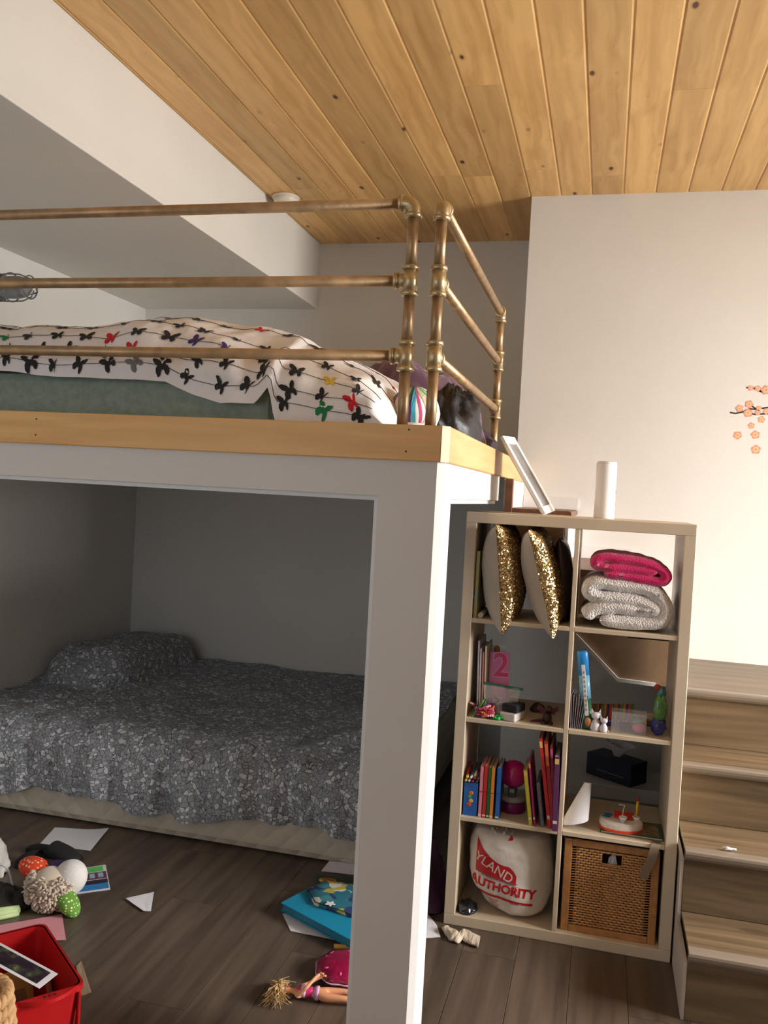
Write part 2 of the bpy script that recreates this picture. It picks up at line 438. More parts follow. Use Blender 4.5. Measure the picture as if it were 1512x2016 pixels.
elbow(fr, (fx, fy, ZR[0]), (-1, 0, 0)); tee(fr, (fx, fy, ZR[1]), (-1, 0, 0)); tee(fr, (fx, fy, ZR[2]), (-1, 0, 0))
for z in ZR: pipe(fr, (X_L + .002, fy, z), (fx - .036, fy, z), 'rail')
qx, qy0, qy1 = .022, -.842, .46
ZQ = (2.262, 2.070, 1.878)
sr = thing('pipe_railing', 'short bronze pipe guard rail on the loft side above the bookshelf', 'railing', (qx, qy0, ZB), group='loft guard rails')
for y in (qy0, qy1):
    d = (0, 1 if y == qy0 else -1, 0)
    zs = [ZB, ZQ[2], ZQ[1], ZQ[0]]
    for a, b in zip(zs[:-1], zs[1:]): pipe(sr, (qx, y, a + (.03 if a > ZB else 0)), (qx, y, b - .03), 'post_pipe')
    f = MB().lathe([(.036, 0), (.036, .005), (.021, .007), (.021, .016), (PR, .016)], 24, Matrix.Translation((qx, y, ZB))).build('floor_flange', M_FIT, sr, world=True)
    elbow(sr, (qx, y, ZQ[0]), d); tee(sr, (qx, y, ZQ[1]), d); tee(sr, (qx, y, ZQ[2]), d)
for z in ZQ: pipe(sr, (qx, qy0 + .036, z), (qx, qy1 - .036, z), 'rail')

# ================================================================== stairs
SX0, SX1 = .788, 1.80
NZ = [(.45, .832), (.18, .621), (-.09, .416), (-.35, .212)]      # nosing line and tread height, landing first
stairs = thing('staircase', 'lower stair flight of grey-brown vinyl steps right of the bookshelf', 'stairs', (1.3, -.35, 0))
def swood(a, b, name, mat=M_STAIR, parent=stairs, bev=.001):
    return MB().box(a, b, bev=bev).build(name, mat, parent, world=True)
prevz = 0
for i in range(3, -1, -1):
    y, z = NZ[i]; back = (NZ[i - 1][0] + .03) if i > 0 else Y_W - .001
    x0 = SX0 if i > 0 else .84
    lowz = NZ[i + 1][1] if i < 3 else 0
    swood((SX0, y + .022, lowz), (SX1, y + .037, z - .012), 'riser')
    if i == 0:
        swood((x0 - .08, y + .045, z - .03), (SX1, back, z), 'landing_tread')
    else:
        swood((SX0, y + .045, z - .012), (SX1, back - .009, z), 'tread')
    prof = [(y + .046, z + .002), (y + .012, z + .0025), (y + .003, z - .001), (y, z - .008), (y + .001, z - .018), (y + .005, z - .026), (y + .012, z - .031), (y + .020, z - .031), (y + .020, z - .012), (y + .046, z - .012)]
    MB().prism(prof, 'x', SX0, SX1).build('nosing', M_NOSE, stairs, world=True)
# closed white stringer on the bookshelf side
M_STRING = plain('stringer_paint', srgb(196, 186, 174), .6, var=.04, scale=5)
prof = [(-.325, 0), (-.325, .178)]
for i in range(3, -1, -1):
    y, z = NZ[i]
    prof += [(y + .024, z - .034)]
    if i > 0: prof += [(NZ[i - 1][0] + .024, z - .034)]
prof += [(.62, NZ[0][1] - .034), (.62, .60), (.05, 0)]
MB().prism(prof, 'x', SX0 - .011, SX0 - .001).build('stringer', M_STRING, stairs, world=True)

MB().prism([(-.325, 0), (-.325, .178), (-.07, .382), (.20, .587), (.47, .80), (Y_W - .002, .80), (Y_W - .002, 0)], 'x', SX1 - .02, SX1).build('side_panel', M_STRING, stairs, world=True)  # unseen panel, added to keep light out from under the landing
us = thing('staircase', 'upper stair flight climbing left to the loft behind the bookshelf', 'stairs', (.5, .9, 0))
M_DKW = wood('dark_wood', srgb(92, 58, 40), srgb(122, 80, 56), srgb(60, 36, 24), kamt=.3, objvar=.08)
M_DKS = plain('dark_stain', srgb(48, 38, 32), .5, var=.1)
UY0, UY1 = .44, Y_W - .002
risers = [(XS + .003, 1.486, 1.605), (.335, 1.262, 1.486), (.595, 1.04, 1.262), (.757, .832, 1.04)]
for k, (x, z0, z1) in enumerate(risers):
    MB().box((x - .012, UY0 + .02, z0), (x, UY1, z1 - .002), bev=0).build('riser', M_WHITE, us, world=True)
tr = [(XS + .004, .345, 1.486), (.323, .605, 1.262), (.583, .765, 1.04)]
for (a, b, z) in tr:
    o = [(a, z - .028), (b - .012, z - .028), (b - .002, z - .024), (b, z - .014), (b - .003, z - .003), (b - .012, z), (a, z)]
    MB().prism(o, 'y', UY0, UY1).build('tread', M_DKW, us, world=True)
# white skirting along the wall above the treads
for (a, b, z) in tr:
    MB().box((a + .001, UY1 - .012, z + .0005), (b + .0, UY1, z + .055)).build('skirting', M_WHITE, us, world=True)
# tan stringer board facing the bookshelf, with a vertical brown end
M_PLY = wood('plywood', srgb(118, 92, 68), srgb(142, 114, 86), srgb(90, 66, 46), sx=(8, 3, 8), kamt=.2, objvar=.05)
e1 = on_y(1135, 1255, UY0); e2 = on_y(1215, 1340, UY0); e3 = on_y(1290, 1350, UY0)
prof = [(XS + .004, 1.60), (XS + .03, 1.60), (XS + .03, 1.458), (.318, 1.458), (.318, 1.234), (.58, 1.234), (.58, 1.10), (.765, 1.10), (.765, e3.z), (e2.x, e2.z), (XS + .004, e1.z + (e1.x - XS) * (e1.z - e2.z) / (e2.x - e1.x))]
MB().prism(prof, 'y', UY0, UY0 + .016).build('stringer', M_PLY, us, world=True)
MB().prism([(e3.x, e3.z - .001), (e2.x, e2.z - .001), (XS + .004, prof[-1][1] - .001), (XS + .004, prof[-1][1] + .012), (e2.x + .004, e2.z + .012), (e3.x, e3.z + .012)], 'y', UY0 - .014, UY0 - .0005).build('stringer_bead', M_WALL, us, world=True)
MB().box((XS + .002, UY0 - .03, 1.33), (XS + .03, UY0 - .001, 1.602)).build('end_post', M_DKW, us, world=True)

# ================================================================== bookshelf
BT, BI = .038, .016
SHX, SHD, SHH = .77, .39, 1.47
bs = thing('bookshelf', 'open birch-coloured bookshelf of eight cubes standing beside the stairs', 'bookshelf', (.385, .195, 0))
def sbox(a, b, name): return MB().box(a, b, bev=.0018).build(name, M_SHELF, bs, world=True)
sbox((0, 0, SHH - BT), (SHX, SHD, SHH), 'top_panel'); sbox((0, 0, 0), (SHX, SHD, BT), 'bottom_panel')
sbox((0, 0, BT), (BT, SHD, SHH - BT), 'side_panel'); sbox((SHX - BT, 0, BT), (SHX, SHD, SHH - BT), 'side_panel')
DX = SHX / 2
sbox((DX - BI / 2, .003, BT), (DX + BI / 2, SHD - .003, SHH - BT), 'divider')
CHT = (SHH - 2 * BT - 3 * BI) / 4
RZ = []                                             # floor of each row, top row first
for r in range(4):
    RZ.append(BT + (3 - r) * (CHT + BI))
for r in range(3):
    z = RZ[r]
    sbox((BT, .003, z - BI), (DX - BI / 2, SHD - .003, z), 'shelf_board'); sbox((DX + BI / 2, .003, z - BI), (SHX - BT, SHD - .003, z), 'shelf_board')
LX0, LX1, RX0_, RX1_ = BT, DX - BI / 2, DX + BI / 2, SHX - BT

# ================================================================== bedding on the loft
def lerp(a, b, t): return a + (b - a) * t
def interp(tab, x):
    if x <= tab[0][0]: return tab[0][1]
    for (x0, y0), (x1, y1) in zip(tab[:-1], tab[1:]):
        if x <= x1:
            t = (x - x0) / (x1 - x0); t = t * t * (3 - 2 * t) if x1 - x0 > .2 else t
            return lerp(y0, y1, t)
    return tab[-1][1]
M_MATG = plain('green_ticking', srgb(146, 160, 148), .9, var=.12, scale=60, bump=.35, bscale=220)
single(MB().box((-.96, -.675, 0), (.96, .675, .158), bev=.03), 'mattress', M_MATG, 'sage green mattress lying on the loft deck under the butterfly duvet', 'mattress', (-1.42, -.07, 1.6725))
hem = [(on_y(u, v, -.77).x, on_y(u, v, -.77).z) for u, v in ((-80, 728), (0, 730), (120, 742), (210, 745), (330, 752), (385, 778), (440, 797), (505, 795), (532, 760))]
hem = [(-2.4, 1.85)] + hem + [(-.43, 1.70), (0, 1.70)]
topz = [(-2.4, 2.00), (-1.8, 2.03), (-1.2, 2.03), (-.85, 2.055), (-.62, 2.03), (-.49, 1.995), (-.34, 1.95), (-.22, 1.88), (-.15, 1.80), (-.112, 1.70)]
DX0, DX1 = -2.385, -.115
def duvet(u, t):
    X = lerp(DX0, DX1, u)
    zt = interp(topz, X); zb = min(interp(hem, X), zt - .004)
    e = max(0.0, (X + .55) / .43); yc = lerp(-.12, -.30, e * e); A = lerp(.665, .50, e * e)
    a = PI * (1 - t); c = cos(a); sn = max(0.0, sin(a))
    Y = yc + A * math.copysign(abs(c) ** .8, c)
    Z = zb + (zt - zb) * sn ** .62
    amp = min(1.0, (zt - zb) / .12) * (1 if t > .03 else .4)
    w = .016 * fbm(X * 3.1, Y * 3.4, 1.7) + .012 * fbm(X * 9 + 3 * Y, Y * 4, 4.2) + .005 * fbm(X * 22, Y * 16, 8)
    k = math.exp(-((X + .5) / .16) ** 2)
    w += k * .018 * sin(16 * (X * .6 + Y * 1.0) + 1.3) * (1 - t)
    w += .01 * sin(23 * (X + .5 * Y) + 2 * fbm(X * 2, Y * 2)) * math.exp(-((t - .12) / .12) ** 2)
    Y += -w * amp * (1 - sn) * 1.2; Z += w * amp * (.35 + .65 * sn)
    return Vector((X, Y, max(Z, 1.699 if X > -.45 else 1.6)))
M_DUV = plain('white_cotton', srgb(240, 238, 240), .85, var=.03, scale=5, bump=.12, bscale=40)
dvt = thing('duvet', 'white duvet printed with strings of butterflies on the loft bed', 'duvet', (-1.25, -.1, 1.70))
d0 = MB().grid(duvet, 240, 110)
d0.build('cover', M_DUV, dvt, world=True)
def duvet_n(u, t):
    e = .002; a = duvet(min(u + e, 1), t) - duvet(max(u - e, 0), t); b = duvet(u, min(t + e, 1)) - duvet(u, max(t - e, 0))
    n = a.cross(b); n.normalize()
    return n if n.z > -.2 and (n.z > 0 or n.y < 0) else -n
def butterfly(view):
    """outline of the printed butterfly, about one unit across"""
    half = [(0.01, .10), (.12, .34), (.34, .52), (.50, .54), (.55, .42), (.46, .20), (.30, .04), (.40, -.08), (.42, -.26), (.30, -.44), (.16, -.40), (.05, -.14), (.03, -.22)]
    return [(x * view, y) for x, y in half] + [(-x, y) for x, y in half[::-1]]
prints = {'black': MB(), 'red': MB(), 'green': MB(), 'teal': MB(), 'violet': MB(), 'yellow': MB(), 'grey': MB()}
brn = random.Random(11)
def stamp(mb, u0, t0, pts, lift=.003):
    P = duvet(u0, t0); e = .004
    su = max(.3, (duvet(min(u0 + e, 1), t0) - duvet(max(u0 - e, 0), t0)).length / (min(u0 + e, 1) - max(u0 - e, 0)))
    stt = max(.3, (duvet(u0, min(t0 + e, 1)) - duvet(u0, max(t0 - e, 0))).length / (min(t0 + e, 1) - max(t0 - e, 0)))
    vs = []
    for (a, b) in [(0, 0)] + pts:
        u = min(max(u0 + a / su, 0), 1); t = min(max(t0 + b / stt, 0), 1)
        vs.append(duvet(u, t) + duvet_n(u, t) * lift)
    n = len(pts); mb.add(vs, [[0, 1 + i, 1 + (i + 1) % n] for i in range(n)])
lines = MB()
rows = [.02, .062, .13, .215, .32, .43]
for ri, t0 in enumerate(rows):
    wig = lambda u, ri=ri, t0=t0: max(.01, t0 + (.004 + .02 * t0) * sin(u * 31 + ri * 2.1) + .01 * t0 * sin(u * 67 + ri))
    pts = []
    for k in range(0, 181):
        u = k / 180 * .985; t = max(.006, wig(u)); pts.append(duvet(u, t) + duvet_n(u, t) * .0026)
    for a, b in zip(pts[:-1], pts[1:]):
        d = (b - a); s = d.cross(Vector((0, -1, .6)))
        if s.length < 1e-6: continue
        s = s.normalized() * .0011; lines.add([a - s, a + s, b + s, b - s], [[0, 1, 2, 3]])
    u = .02 + .02 * ((ri * 7) % 4)
    while u < .985:
        r = brn.random()
        key = 'black' if r < .74 else brn.choice(['red', 'green', 'teal', 'violet', 'yellow', 'grey', 'grey'])
        s = brn.uniform(.040, .053); rot = brn.uniform(-.7, .7); view = brn.choice([1, .7, .5, .2])
        pp = [((x * cos(rot) - y * sin(rot)) * s, (x * sin(rot) + y * cos(rot)) * s) for x, y in butterfly(view)]
        if 0.008 < wig(u) < .6: stamp(prints[key], u, wig(u), pp)
        u += brn.uniform(.034, .052)
PC = {'black': (.02, .02, .022), 'red': srgb(205, 32, 48), 'green': srgb(26, 130, 78), 'teal': srgb(24, 112, 122), 'violet': srgb(70, 50, 120), 'yellow': srgb(226, 190, 60), 'grey': srgb(120, 118, 120)}
lines.build('print_string', plain('print_string', (.03, .03, .03), .8, var=0), dvt, world=True)['kind'] = 'stuff'
for k, mb in prints.items():
    o = mb.build('butterfly_print', plain('print_' + k, PC[k], .85, var=0), dvt, world=True); o['label'] = k + ' printed butterflies'; o['kind'] = 'stuff'

# purple comforter, striped cushion, dark clothes by the corner post
def mound(c, r, amp=.1, fs=6.0, seed=0.0, nu=56, nv=36, p=2.0, flat=None):
    """soft heap: upper part of a lumpy ellipsoid with folds"""
    mb = MB(); c = Vector(c)
    def fn(d):
        k = 1 + amp * fbm(d.x * fs * .5 + seed, d.y * fs * .5, d.z * fs * .5) + amp * .6 * abs(fbm(d.x * fs + seed, d.y * fs, d.z * fs + 5)) + amp * .25 * fbm(d.x * fs * 2.6, d.y * fs * 2.6 + seed, d.z * fs * 2.6)
        return k
    mb.ellipsoid((0, 0, 0), r, nu, nv, fn=fn)
    zf = 0 if flat is None else flat
    mb.v = [Vector((v.x, v.y, max(v.z, zf))) for v in mb.v]
    return mb
M_PURP = plain('purple_satin', srgb(98, 62, 88), .5, var=.15, scale=7, sheen=.3, bump=.2, bscale=18)
single(mound((0, 0, 0), (.30, .25, .33), .16, 5, 3.3), 'comforter', M_PURP, 'bunched purple comforter heaped on the loft behind the railing corner', 'comforter', (-.29, .14, 1.6725))
M_DARKP = plain('dark_purple_cloth', srgb(52, 34, 48), .7, var=.2, scale=9, bump=.2, bscale=25)
single(mound((0, 0, 0), (.10, .19, .185), .22, 6, 9.1), 'jacket', plain('black_nylon', (.014, .013, .016), .45, var=.2, bump=.3, bscale=30), 'black jacket with a purple lining flopped over the comforter', 'jacket', (-.05, -.12, 1.70))
single(mound((0, 0, 0), (.13, .22, .12), .2, 5, 5.7), 'cloth_bag', M_DARKP, 'dark maroon cloth bag sagging on the loft edge under the side rail', 'bag', (-.075, .33, 1.6725))
cu = thing('cushion', 'white cushion with bright coloured stripes between the two corner railing posts', 'cushion', (-.103, -.46, 1.70))
def cush(d):
    return 1 + .04 * fbm(d.x * 3, d.y * 3, d.z * 3)
MB().ellipsoid((0, 0, .07), (.072, .12, .075), 36, 24, fn=cush).build('cover', plain('white_cushion', srgb(232, 228, 226), .85, var=.03), cu)
SCOL = [srgb(40, 140, 80), srgb(90, 60, 130), srgb(70, 170, 190), srgb(210, 60, 120), srgb(200, 190, 150), srgb(110, 190, 120)]
for k in range(13):
    a0 = -1.3 + k * .21; mb = MB()
    pth = []
    for i in range(15):
        th = PI * (.06 + .62 * i / 14); q = -PI / 2 + a0 * (.25 + .75 * sin(th)) + .12 * sin(th * 2 + k)
        pth.append((th, q))
    wv = .05 + .03 * ((k * 5) % 3)
    def pt(th, q):
        d = Vector((sin(th) * cos(q), sin(th) * sin(q), cos(th))); return Vector((d.x * .072, d.y * .12, d.z * .075)) * (cush(d) + .012) + Vector((0, 0, .07))
    vs = []
    for th, q in pth: vs += [pt(th, q - wv), pt(th, q + wv)]
    mb.add(vs, [[2 * i, 2 * i + 1, 2 * i + 3, 2 * i + 2] for i in range(14)], sm=True)
    mb.build('stripe', plain('stripe_%d' % (k % 6), SCOL[k % 6], .8, var=.03), cu)

# caged wall lamp on the left wall above the bed
lp = on_x(-34, 566, X_L)
lamp = thing('wall_lamp', 'grey caged bulkhead lamp on the left wall above the loft bed', 'lamp', lp, (0, PI / 2, 0))
lamp.scale = (1.3, 1.3, 1.3)
M_ZINC = plain('cast_grey', srgb(120, 122, 124), .45, .5, var=.1, bump=.1)
MB().lathe([(.062, 0), (.064, .012), (.058, .03), (.046, .036), (.046, .062), (.05, .064), (.05, .074), (.04, .078)], 28).build('base', M_ZINC, lamp)
MB().lathe([(.038, .076), (.04, .10), (.0395, .15), (.034, .178), (.02, .192), (0, .196)], 28).build('glass_jar', plain('frosted_grey_glass', srgb(150, 154, 158), .25, var=.04, trans=.25), lamp)
cg = MB()
for k in range(5):
    q = tau * k / 5; d = Vector((cos(q), sin(q), 0))
    cg.tube([d * .047 + Vector((0, 0, .07)), d * .05 + Vector((0, 0, .12)), d * .048 + Vector((0, 0, .17)), d * .034 + Vector((0, 0, .203)), d * .012 + Vector((0, 0, .212))], .0026, 8)
for r, z in ((.05, .12), (.04, .196)): cg.tube([Vector((r * cos(tau * k / 24), r * sin(tau * k / 24), z)) for k in range(24)], .0026, 8, closed=True)
cg.build('cage', M_ZINC, lamp)

# ================================================================== bed under the loft
def quilt_mat():
    m, t, b = nt('quilted_ticking')
    tc = N(t, 'ShaderNodeTexCoord'); sp = N(t, 'ShaderNodeSeparateXYZ'); L(t, tc.outputs['Object'], sp.inputs[0])
    b.inputs['Base Color'].default_value = rgba(srgb(196, 188, 172)); b.inputs['Roughness'].default_value = .9
    ad = N(t, 'ShaderNodeMath', operation='ADD'); sb = N(t, 'ShaderNodeMath', operation='SUBTRACT')
    for n in (ad, sb): L(t, sp.outputs['X'], n.inputs[0]); L(t, sp.outputs['Z'], n.inputs[1])
    hs = []
    for n in (ad, sb):
        mu = N(t, 'ShaderNodeMath', operation='MULTIPLY'); mu.inputs[1].default_value = 34; L(t, n.outputs[0], mu.inputs[0])
        s = N(t, 'ShaderNodeMath', operation='SINE'); L(t, mu.outputs[0], s.inputs[0])
        a = N(t, 'ShaderNodeMath', operation='ABSOLUTE'); L(t, s.outputs[0], a.inputs[0]); hs.append(a)
    mn = N(t, 'ShaderNodeMath', operation='MULTIPLY'); L(t, hs[0].outputs[0], mn.inputs[0]); L(t, hs[1].outputs[0], mn.inputs[1])
    bp = N(t, 'ShaderNodeBump'); bp.inputs['Strength'].default_value = .35; bp.inputs['Distance'].default_value = .012
    L(t, mn.outputs[0], bp.inputs['Height']); L(t, bp.outputs[0], b.inputs['Normal'])
    return m
single(MB().box((-1.05, -.785, 0), (1.05, .785, .36), bev=.035), 'mattress', quilt_mat(), 'cream quilted mattress on the floor under the grey floral duvet', 'mattress', (-1.335, 1.105, 0))
def leaf_mat():
    """grey bed linen printed with outlined leaves and round blossoms"""
    m, t, b = nt('grey_floral_linen')
    tc = N(t, 'ShaderNodeTexCoord')
    ns = N(t, 'ShaderNodeTexNoise'); ns.inputs['Scale'].default_value = 14; L(t, tc.outputs['Object'], ns.inputs['Vector'])
    mixv = N(t, 'ShaderNodeVectorMath', operation='MULTIPLY_ADD'); mixv.inputs[1].default_value = (.05, .05, .05)
    L(t, ns.outputs['Color'], mixv.inputs[0]); L(t, tc.outputs['Object'], mixv.inputs[2])
    v1 = N(t, 'ShaderNodeTexVoronoi'); v1.inputs['Scale'].default_value = 56; v1.feature = 'DISTANCE_TO_EDGE'; L(t, mixv.outputs[0], v1.inputs['Vector'])
    v2 = N(t, 'ShaderNodeTexVoronoi'); v2.inputs['Scale'].default_value = 56; L(t, mixv.outputs[0], v2.inputs['Vector'])
    wv = N(t, 'ShaderNodeMath', operation='SINE'); wm = N(t, 'ShaderNodeMath', operation='MULTIPLY'); wm.inputs[1].default_value = 34; L(t, v2.outputs['Distance'], wm.inputs[0]); L(t, wm.outputs[0], wv.inputs[0])
    line = ramp(t, [(.0, (1, 1, 1)), (.05, (1, 1, 1)), (.085, (0, 0, 0))]); L(t, v1.outputs['Distance'], line.inputs[0])
    ring = ramp(t, [(.80, (0, 0, 0)), (.97, (.6, .6, .6))]); L(t, wv.outputs[0], ring.inputs[0])
    sc = N(t, 'ShaderNodeSeparateColor'); L(t, v2.outputs['Color'], sc.inputs[0])
    leaf = ramp(t, [(0, srgb(160, 164, 170)), (.4, srgb(182, 186, 192)), (.6, srgb(150, 154, 160)), (.78, srgb(222, 224, 230)), (1.0, srgb(236, 238, 242))]); leaf.color_ramp.interpolation = 'CONSTANT'
    L(t, sc.outputs[0], leaf.inputs[0])
    mxm = N(t, 'ShaderNodeMath', operation='MAXIMUM'); L(t, line.outputs[0], mxm.inputs[0]); L(t, ring.outputs[0], mxm.inputs[1])
    mx = N(t, 'ShaderNodeMix', data_type='RGBA'); L(t, mxm.outputs[0], mx.inputs[0]); L(t, leaf.outputs[0], mx.inputs[6]); mx.inputs[7].default_value = rgba(srgb(104, 107, 114))
    L(t, mx.outputs[2], b.inputs['Base Color']); b.inputs['Roughness'].default_value = .85
    n2 = N(t, 'ShaderNodeTexNoise'); n2.inputs['Scale'].default_value = 30; L(t, tc.outputs['Object'], n2.inputs['Vector'])
    bp = N(t, 'ShaderNodeBump'); bp.inputs['Strength'].default_value = .15; bp.inputs['Distance'].default_value = .01; L(t, n2.outputs['Fac'], bp.inputs['Height']); L(t, bp.outputs[0], b.inputs['Normal'])
    return m
M_LEAF = leaf_mat()
def bed_top(X, Y):
    z = .435 + .03 * fbm(X * 1.6, Y * 1.6, 2.2) + .02 * fbm(X * 4 + Y * 2, Y * 4, 6.1) + .006 * fbm(X * 14, Y * 12, 3)
    # pillow tucked under the cover at the head end
    px, py = (X + 2.13) / .27, (Y - 1.42) / .50
    q = px ** 4 + py ** 4
    if q < 1: z += .19 * (1 - q) ** .55 * (1 + .08 * fbm(X * 6, Y * 6, 9))
    # long folds running from the head end to the front
    k = math.exp(-((X + 1.95) / .38) ** 2) * (1 - min(1, max(0, (Y - .3) / 1.3)))
    z += k * .016 * sin(30 * (X * .85 - Y * .62) + 2.5 * fbm(X * 2.4, Y * 2.4))
    k2 = math.exp(-((X + .55) / .35) ** 2) * math.exp(-((Y - .45) / .3) ** 2)
    z += k2 * .018 * sin(26 * (X - .5 * Y))
    return z
def bedcover(u, t):
    X = lerp(-2.392, -.262, u)
    hemz = .115 + .022 * sin(X * 7 + 1) + .012 * sin(X * 19) + .05 * math.exp(-((X + .3) / .35) ** 2)
    # t: 0 hem, .3 front edge of the top, 1 back wall
    if t < .34:
        s = t / .34; a = s * PI / 2
        zt = bed_top(X, .46)
        fold = .02 * sin(X * 21 + 2.2 * sin(X * 5) + 1.5 * s) + .012 * sin(X * 47 + 3 * s) + .02 * fbm(X * 5, s * 2, 4)
        Y = .285 + .175 * (1 - cos(a)) ** 1.15 - fold * (1 - s * s) - .03 * sin(PI * s)
        Z = hemz + (zt - hemz) * sin(a) ** .95
        return Vector((X, min(Y, 1.9), Z))
    s = (t - .34) / .66; Y = lerp(.46, 1.905, s)
    z = bed_top(X, Y)
    return Vector((X, Y, z))
bd = MB().grid(bedcover, 230, 150)
o = single(bd, 'duvet', M_LEAF, 'grey leaf-patterned duvet spread over the low bed under the loft', 'duvet')
# right end drop of the cover, a separate panel of the same cloth hidden behind the post is part of it

# ================================================================== things on and in the bookshelf
def slab(root_or_none, name, mat, cx, y0, y1, z0, h, th, lean=0.0, turn=0.0):
    """upright board standing at (cx, z0); lean tips its top towards +X"""
    M = Matrix.Translation((cx, (y0 + y1) / 2, z0)) @ Matrix.Rotation(turn, 4, 'Z') @ Matrix.Rotation(lean, 4, 'Y')
    d = (y1 - y0) / 2
    mb = MB().box((-th / 2, -d, 0), (th / 2, d, h), bev=min(.0012, th * .2), M=M)
    zmin = min(v.z for v in mb.v); mb.v = [v + Vector((0, 0, z0 - zmin)) for v in mb.v]
    return mb
def book(label, cx, y0, y1, z0, h, th, col, lean=0.0, turn=0.0, cat='book', group=None, rough=.45, name='book', page=srgb(206, 198, 184), extra=None):
    """hard covers, page block, spine"""
    r = thing(name, label, cat, (cx, y0, z0), group=group)
    M = Matrix.Rotation(turn, 4, 'Z') @ Matrix.Rotation(lean, 4, 'Y'); d = y1 - y0; t2 = th / 2; cv = min(.0022, th * .22)
    mc = plain('cover_%02x%02x%02x' % tuple(int(min(1, c) * 255) for c in col), col, rough, var=.05, scale=20)
    lift = Matrix.Translation((0, 0, abs(math.sin(lean)) * t2))
    M = lift @ M
    MB().box((-t2 + cv, .003, .002), (t2 - cv, d - .003, h - .002), M=M).build('pages', plain('pages', page, .9, var=.06, scale=80), r)
    for s in (-1, 1):
        a, b = (-t2, -t2 + cv) if s < 0 else (t2 - cv, t2)
        MB().box((a, 0, 0), (b, d, h), M=M).build('cover', mc, r)
    MB().box((-t2 + cv * .5, -.0008, 0), (t2 - cv * .5, .0024, h), M=M).build('spine', mc, r)
    if extra:
        for (zf0, zf1, c2) in extra:
            MB().box((-t2 * .8, -.0014, h * zf0), (t2 * .8, -.0007, h * zf1), M=M).build('spine_print', plain('cover_%02x%02x%02x' % tuple(int(min(1, c) * 255) for c in c2), c2, .5, var=.02), r)
    return r

def text_mb(s, size, M, thick=0.0, bold=0.0, shear=0.0, extr=0.0):
    cu = bpy.data.curves.new('t', 'FONT'); cu.body = s; cu.size = size; cu.align_x = 'CENTER'; cu.align_y = 'CENTER'; cu.offset = bold; cu.shear = shear; cu.extrude = extr; cu.resolution_u = 3
    o = bpy.data.objects.new('t', cu); COL.objects.link(o)
    dg = bpy.context.evaluated_depsgraph_get(); me = bpy.data.meshes.new_from_object(o.evaluated_get(dg))
    mb = MB(); mb.add([M @ v.co for v in me.vertices], [list(p.vertices) for p in me.polygons])
    bpy.data.objects.remove(o); bpy.data.curves.remove(cu); bpy.data.meshes.remove(me)
    return mb
FACE_Y = Matrix.Rotation(PI / 2, 4, 'X')            # XY print -> upright, facing the camera side

# ---- on top: leaning picture frame, white canister
M_FRAME = plain('frame_white', srgb(236, 234, 232), .4, var=.02)
b0 = Vector((.262, .04, SHH)); top = Vector((XS + .012, .10, 1.738))
fw_ = (top - b0); fw_.y = 0; hgt = fw_.length; ez = fw_.normalized(); ey = Vector((0, 1, 0)); ex = ey.cross(ez)
ex, ey = ex * cos(.10) - ey * sin(.10), ey * cos(.10) + ex * sin(.10)      # ex: outward face
pf = thing('picture_frame', 'white picture frame leaning from the bookshelf top against the loft edge', 'picture frame', b0)
FM = Matrix((ex, ey, ez)).transposed().to_4x4()
dep = .22; fwid = .03; th = .013
for a, b in (((-.0, 0, 0), (th, dep, fwid)), ((0, 0, hgt - fwid), (th, dep, hgt)), ((0, 0, fwid), (th, fwid, hgt - fwid)), ((0, dep - fwid, fwid), (th, dep, hgt - fwid))):
    MB().box(a, b, bev=.002, M=Matrix.Translation((.004, 0, .004)) @ FM if False else FM).build('moulding', M_FRAME, pf)
MB().box((.002, fwid - .002, fwid - .002), (.006, dep - fwid + .002, hgt - fwid + .002), M=FM).build('picture', plain('grey_print', srgb(128, 126, 128), .3, var=.25, scale=14), pf)
MB().box((-.004, .01, .01), (-.0005, dep - .01, hgt - .01), M=FM).build('backing', plain('backing', srgb(206, 200, 194), .8, var=.05), pf)
cn = thing('canister', 'tall white cylindrical canister standing on the bookshelf top', 'canister', (.468, .17, SHH))
MB().lathe([(.0345, 0), (.036, .003), (.036, .192), (.0345, .197)], 36).build('body', plain('white_gloss', srgb(238, 237, 236), .35, var=.02), cn)
MB().lathe([(.0345, .197), (.034, .203), (.031, .204), (.030, .199), (0, .198)], 36).build('lid', M_FRAME, cn)
MB().box((.0345, -.006, .085), (.0368, .004, .105), bev=.0008).build('slot', M_BLACK, cn)

# ---- top row left: two sequin cushions, dark satin cushion, thin book, scroll
M_SUEDE = plain('cream_suede', srgb(196, 186, 172), .9, var=.06, scale=9, sheen=.4, bump=.1, bscale=60)
M_GOLDF = plain('gold_lame', srgb(148, 116, 66), .45, .6, var=.25, scale=160, bump=.6, bscale=420)
M_SEQ = plain('gold_sequin', srgb(232, 208, 156), .16, 1.0, var=.12, scale=50)
def pillow_fn(w, th):
    def f(a, b, side):
        # a, b in -1..1
        k = max(0.0, (1 - abs(a) ** 2.6)) ** .55 * max(0.0, (1 - abs(b) ** 2.6)) ** .55
        pinch = 1 - .07 * (abs(a) ** 4 * 0 + (1 - abs(b) ** 2) * abs(a) ** 6)
        pinch2 = 1 - .07 * ((1 - abs(a) ** 2) * abs(b) ** 6)
        return Vector((side * th / 2 * k * (1 + .06 * fbm(a * 2, b * 2, side)), a * w / 2 * pinch2 * pinch, b * w / 2 * pinch2))
    return f
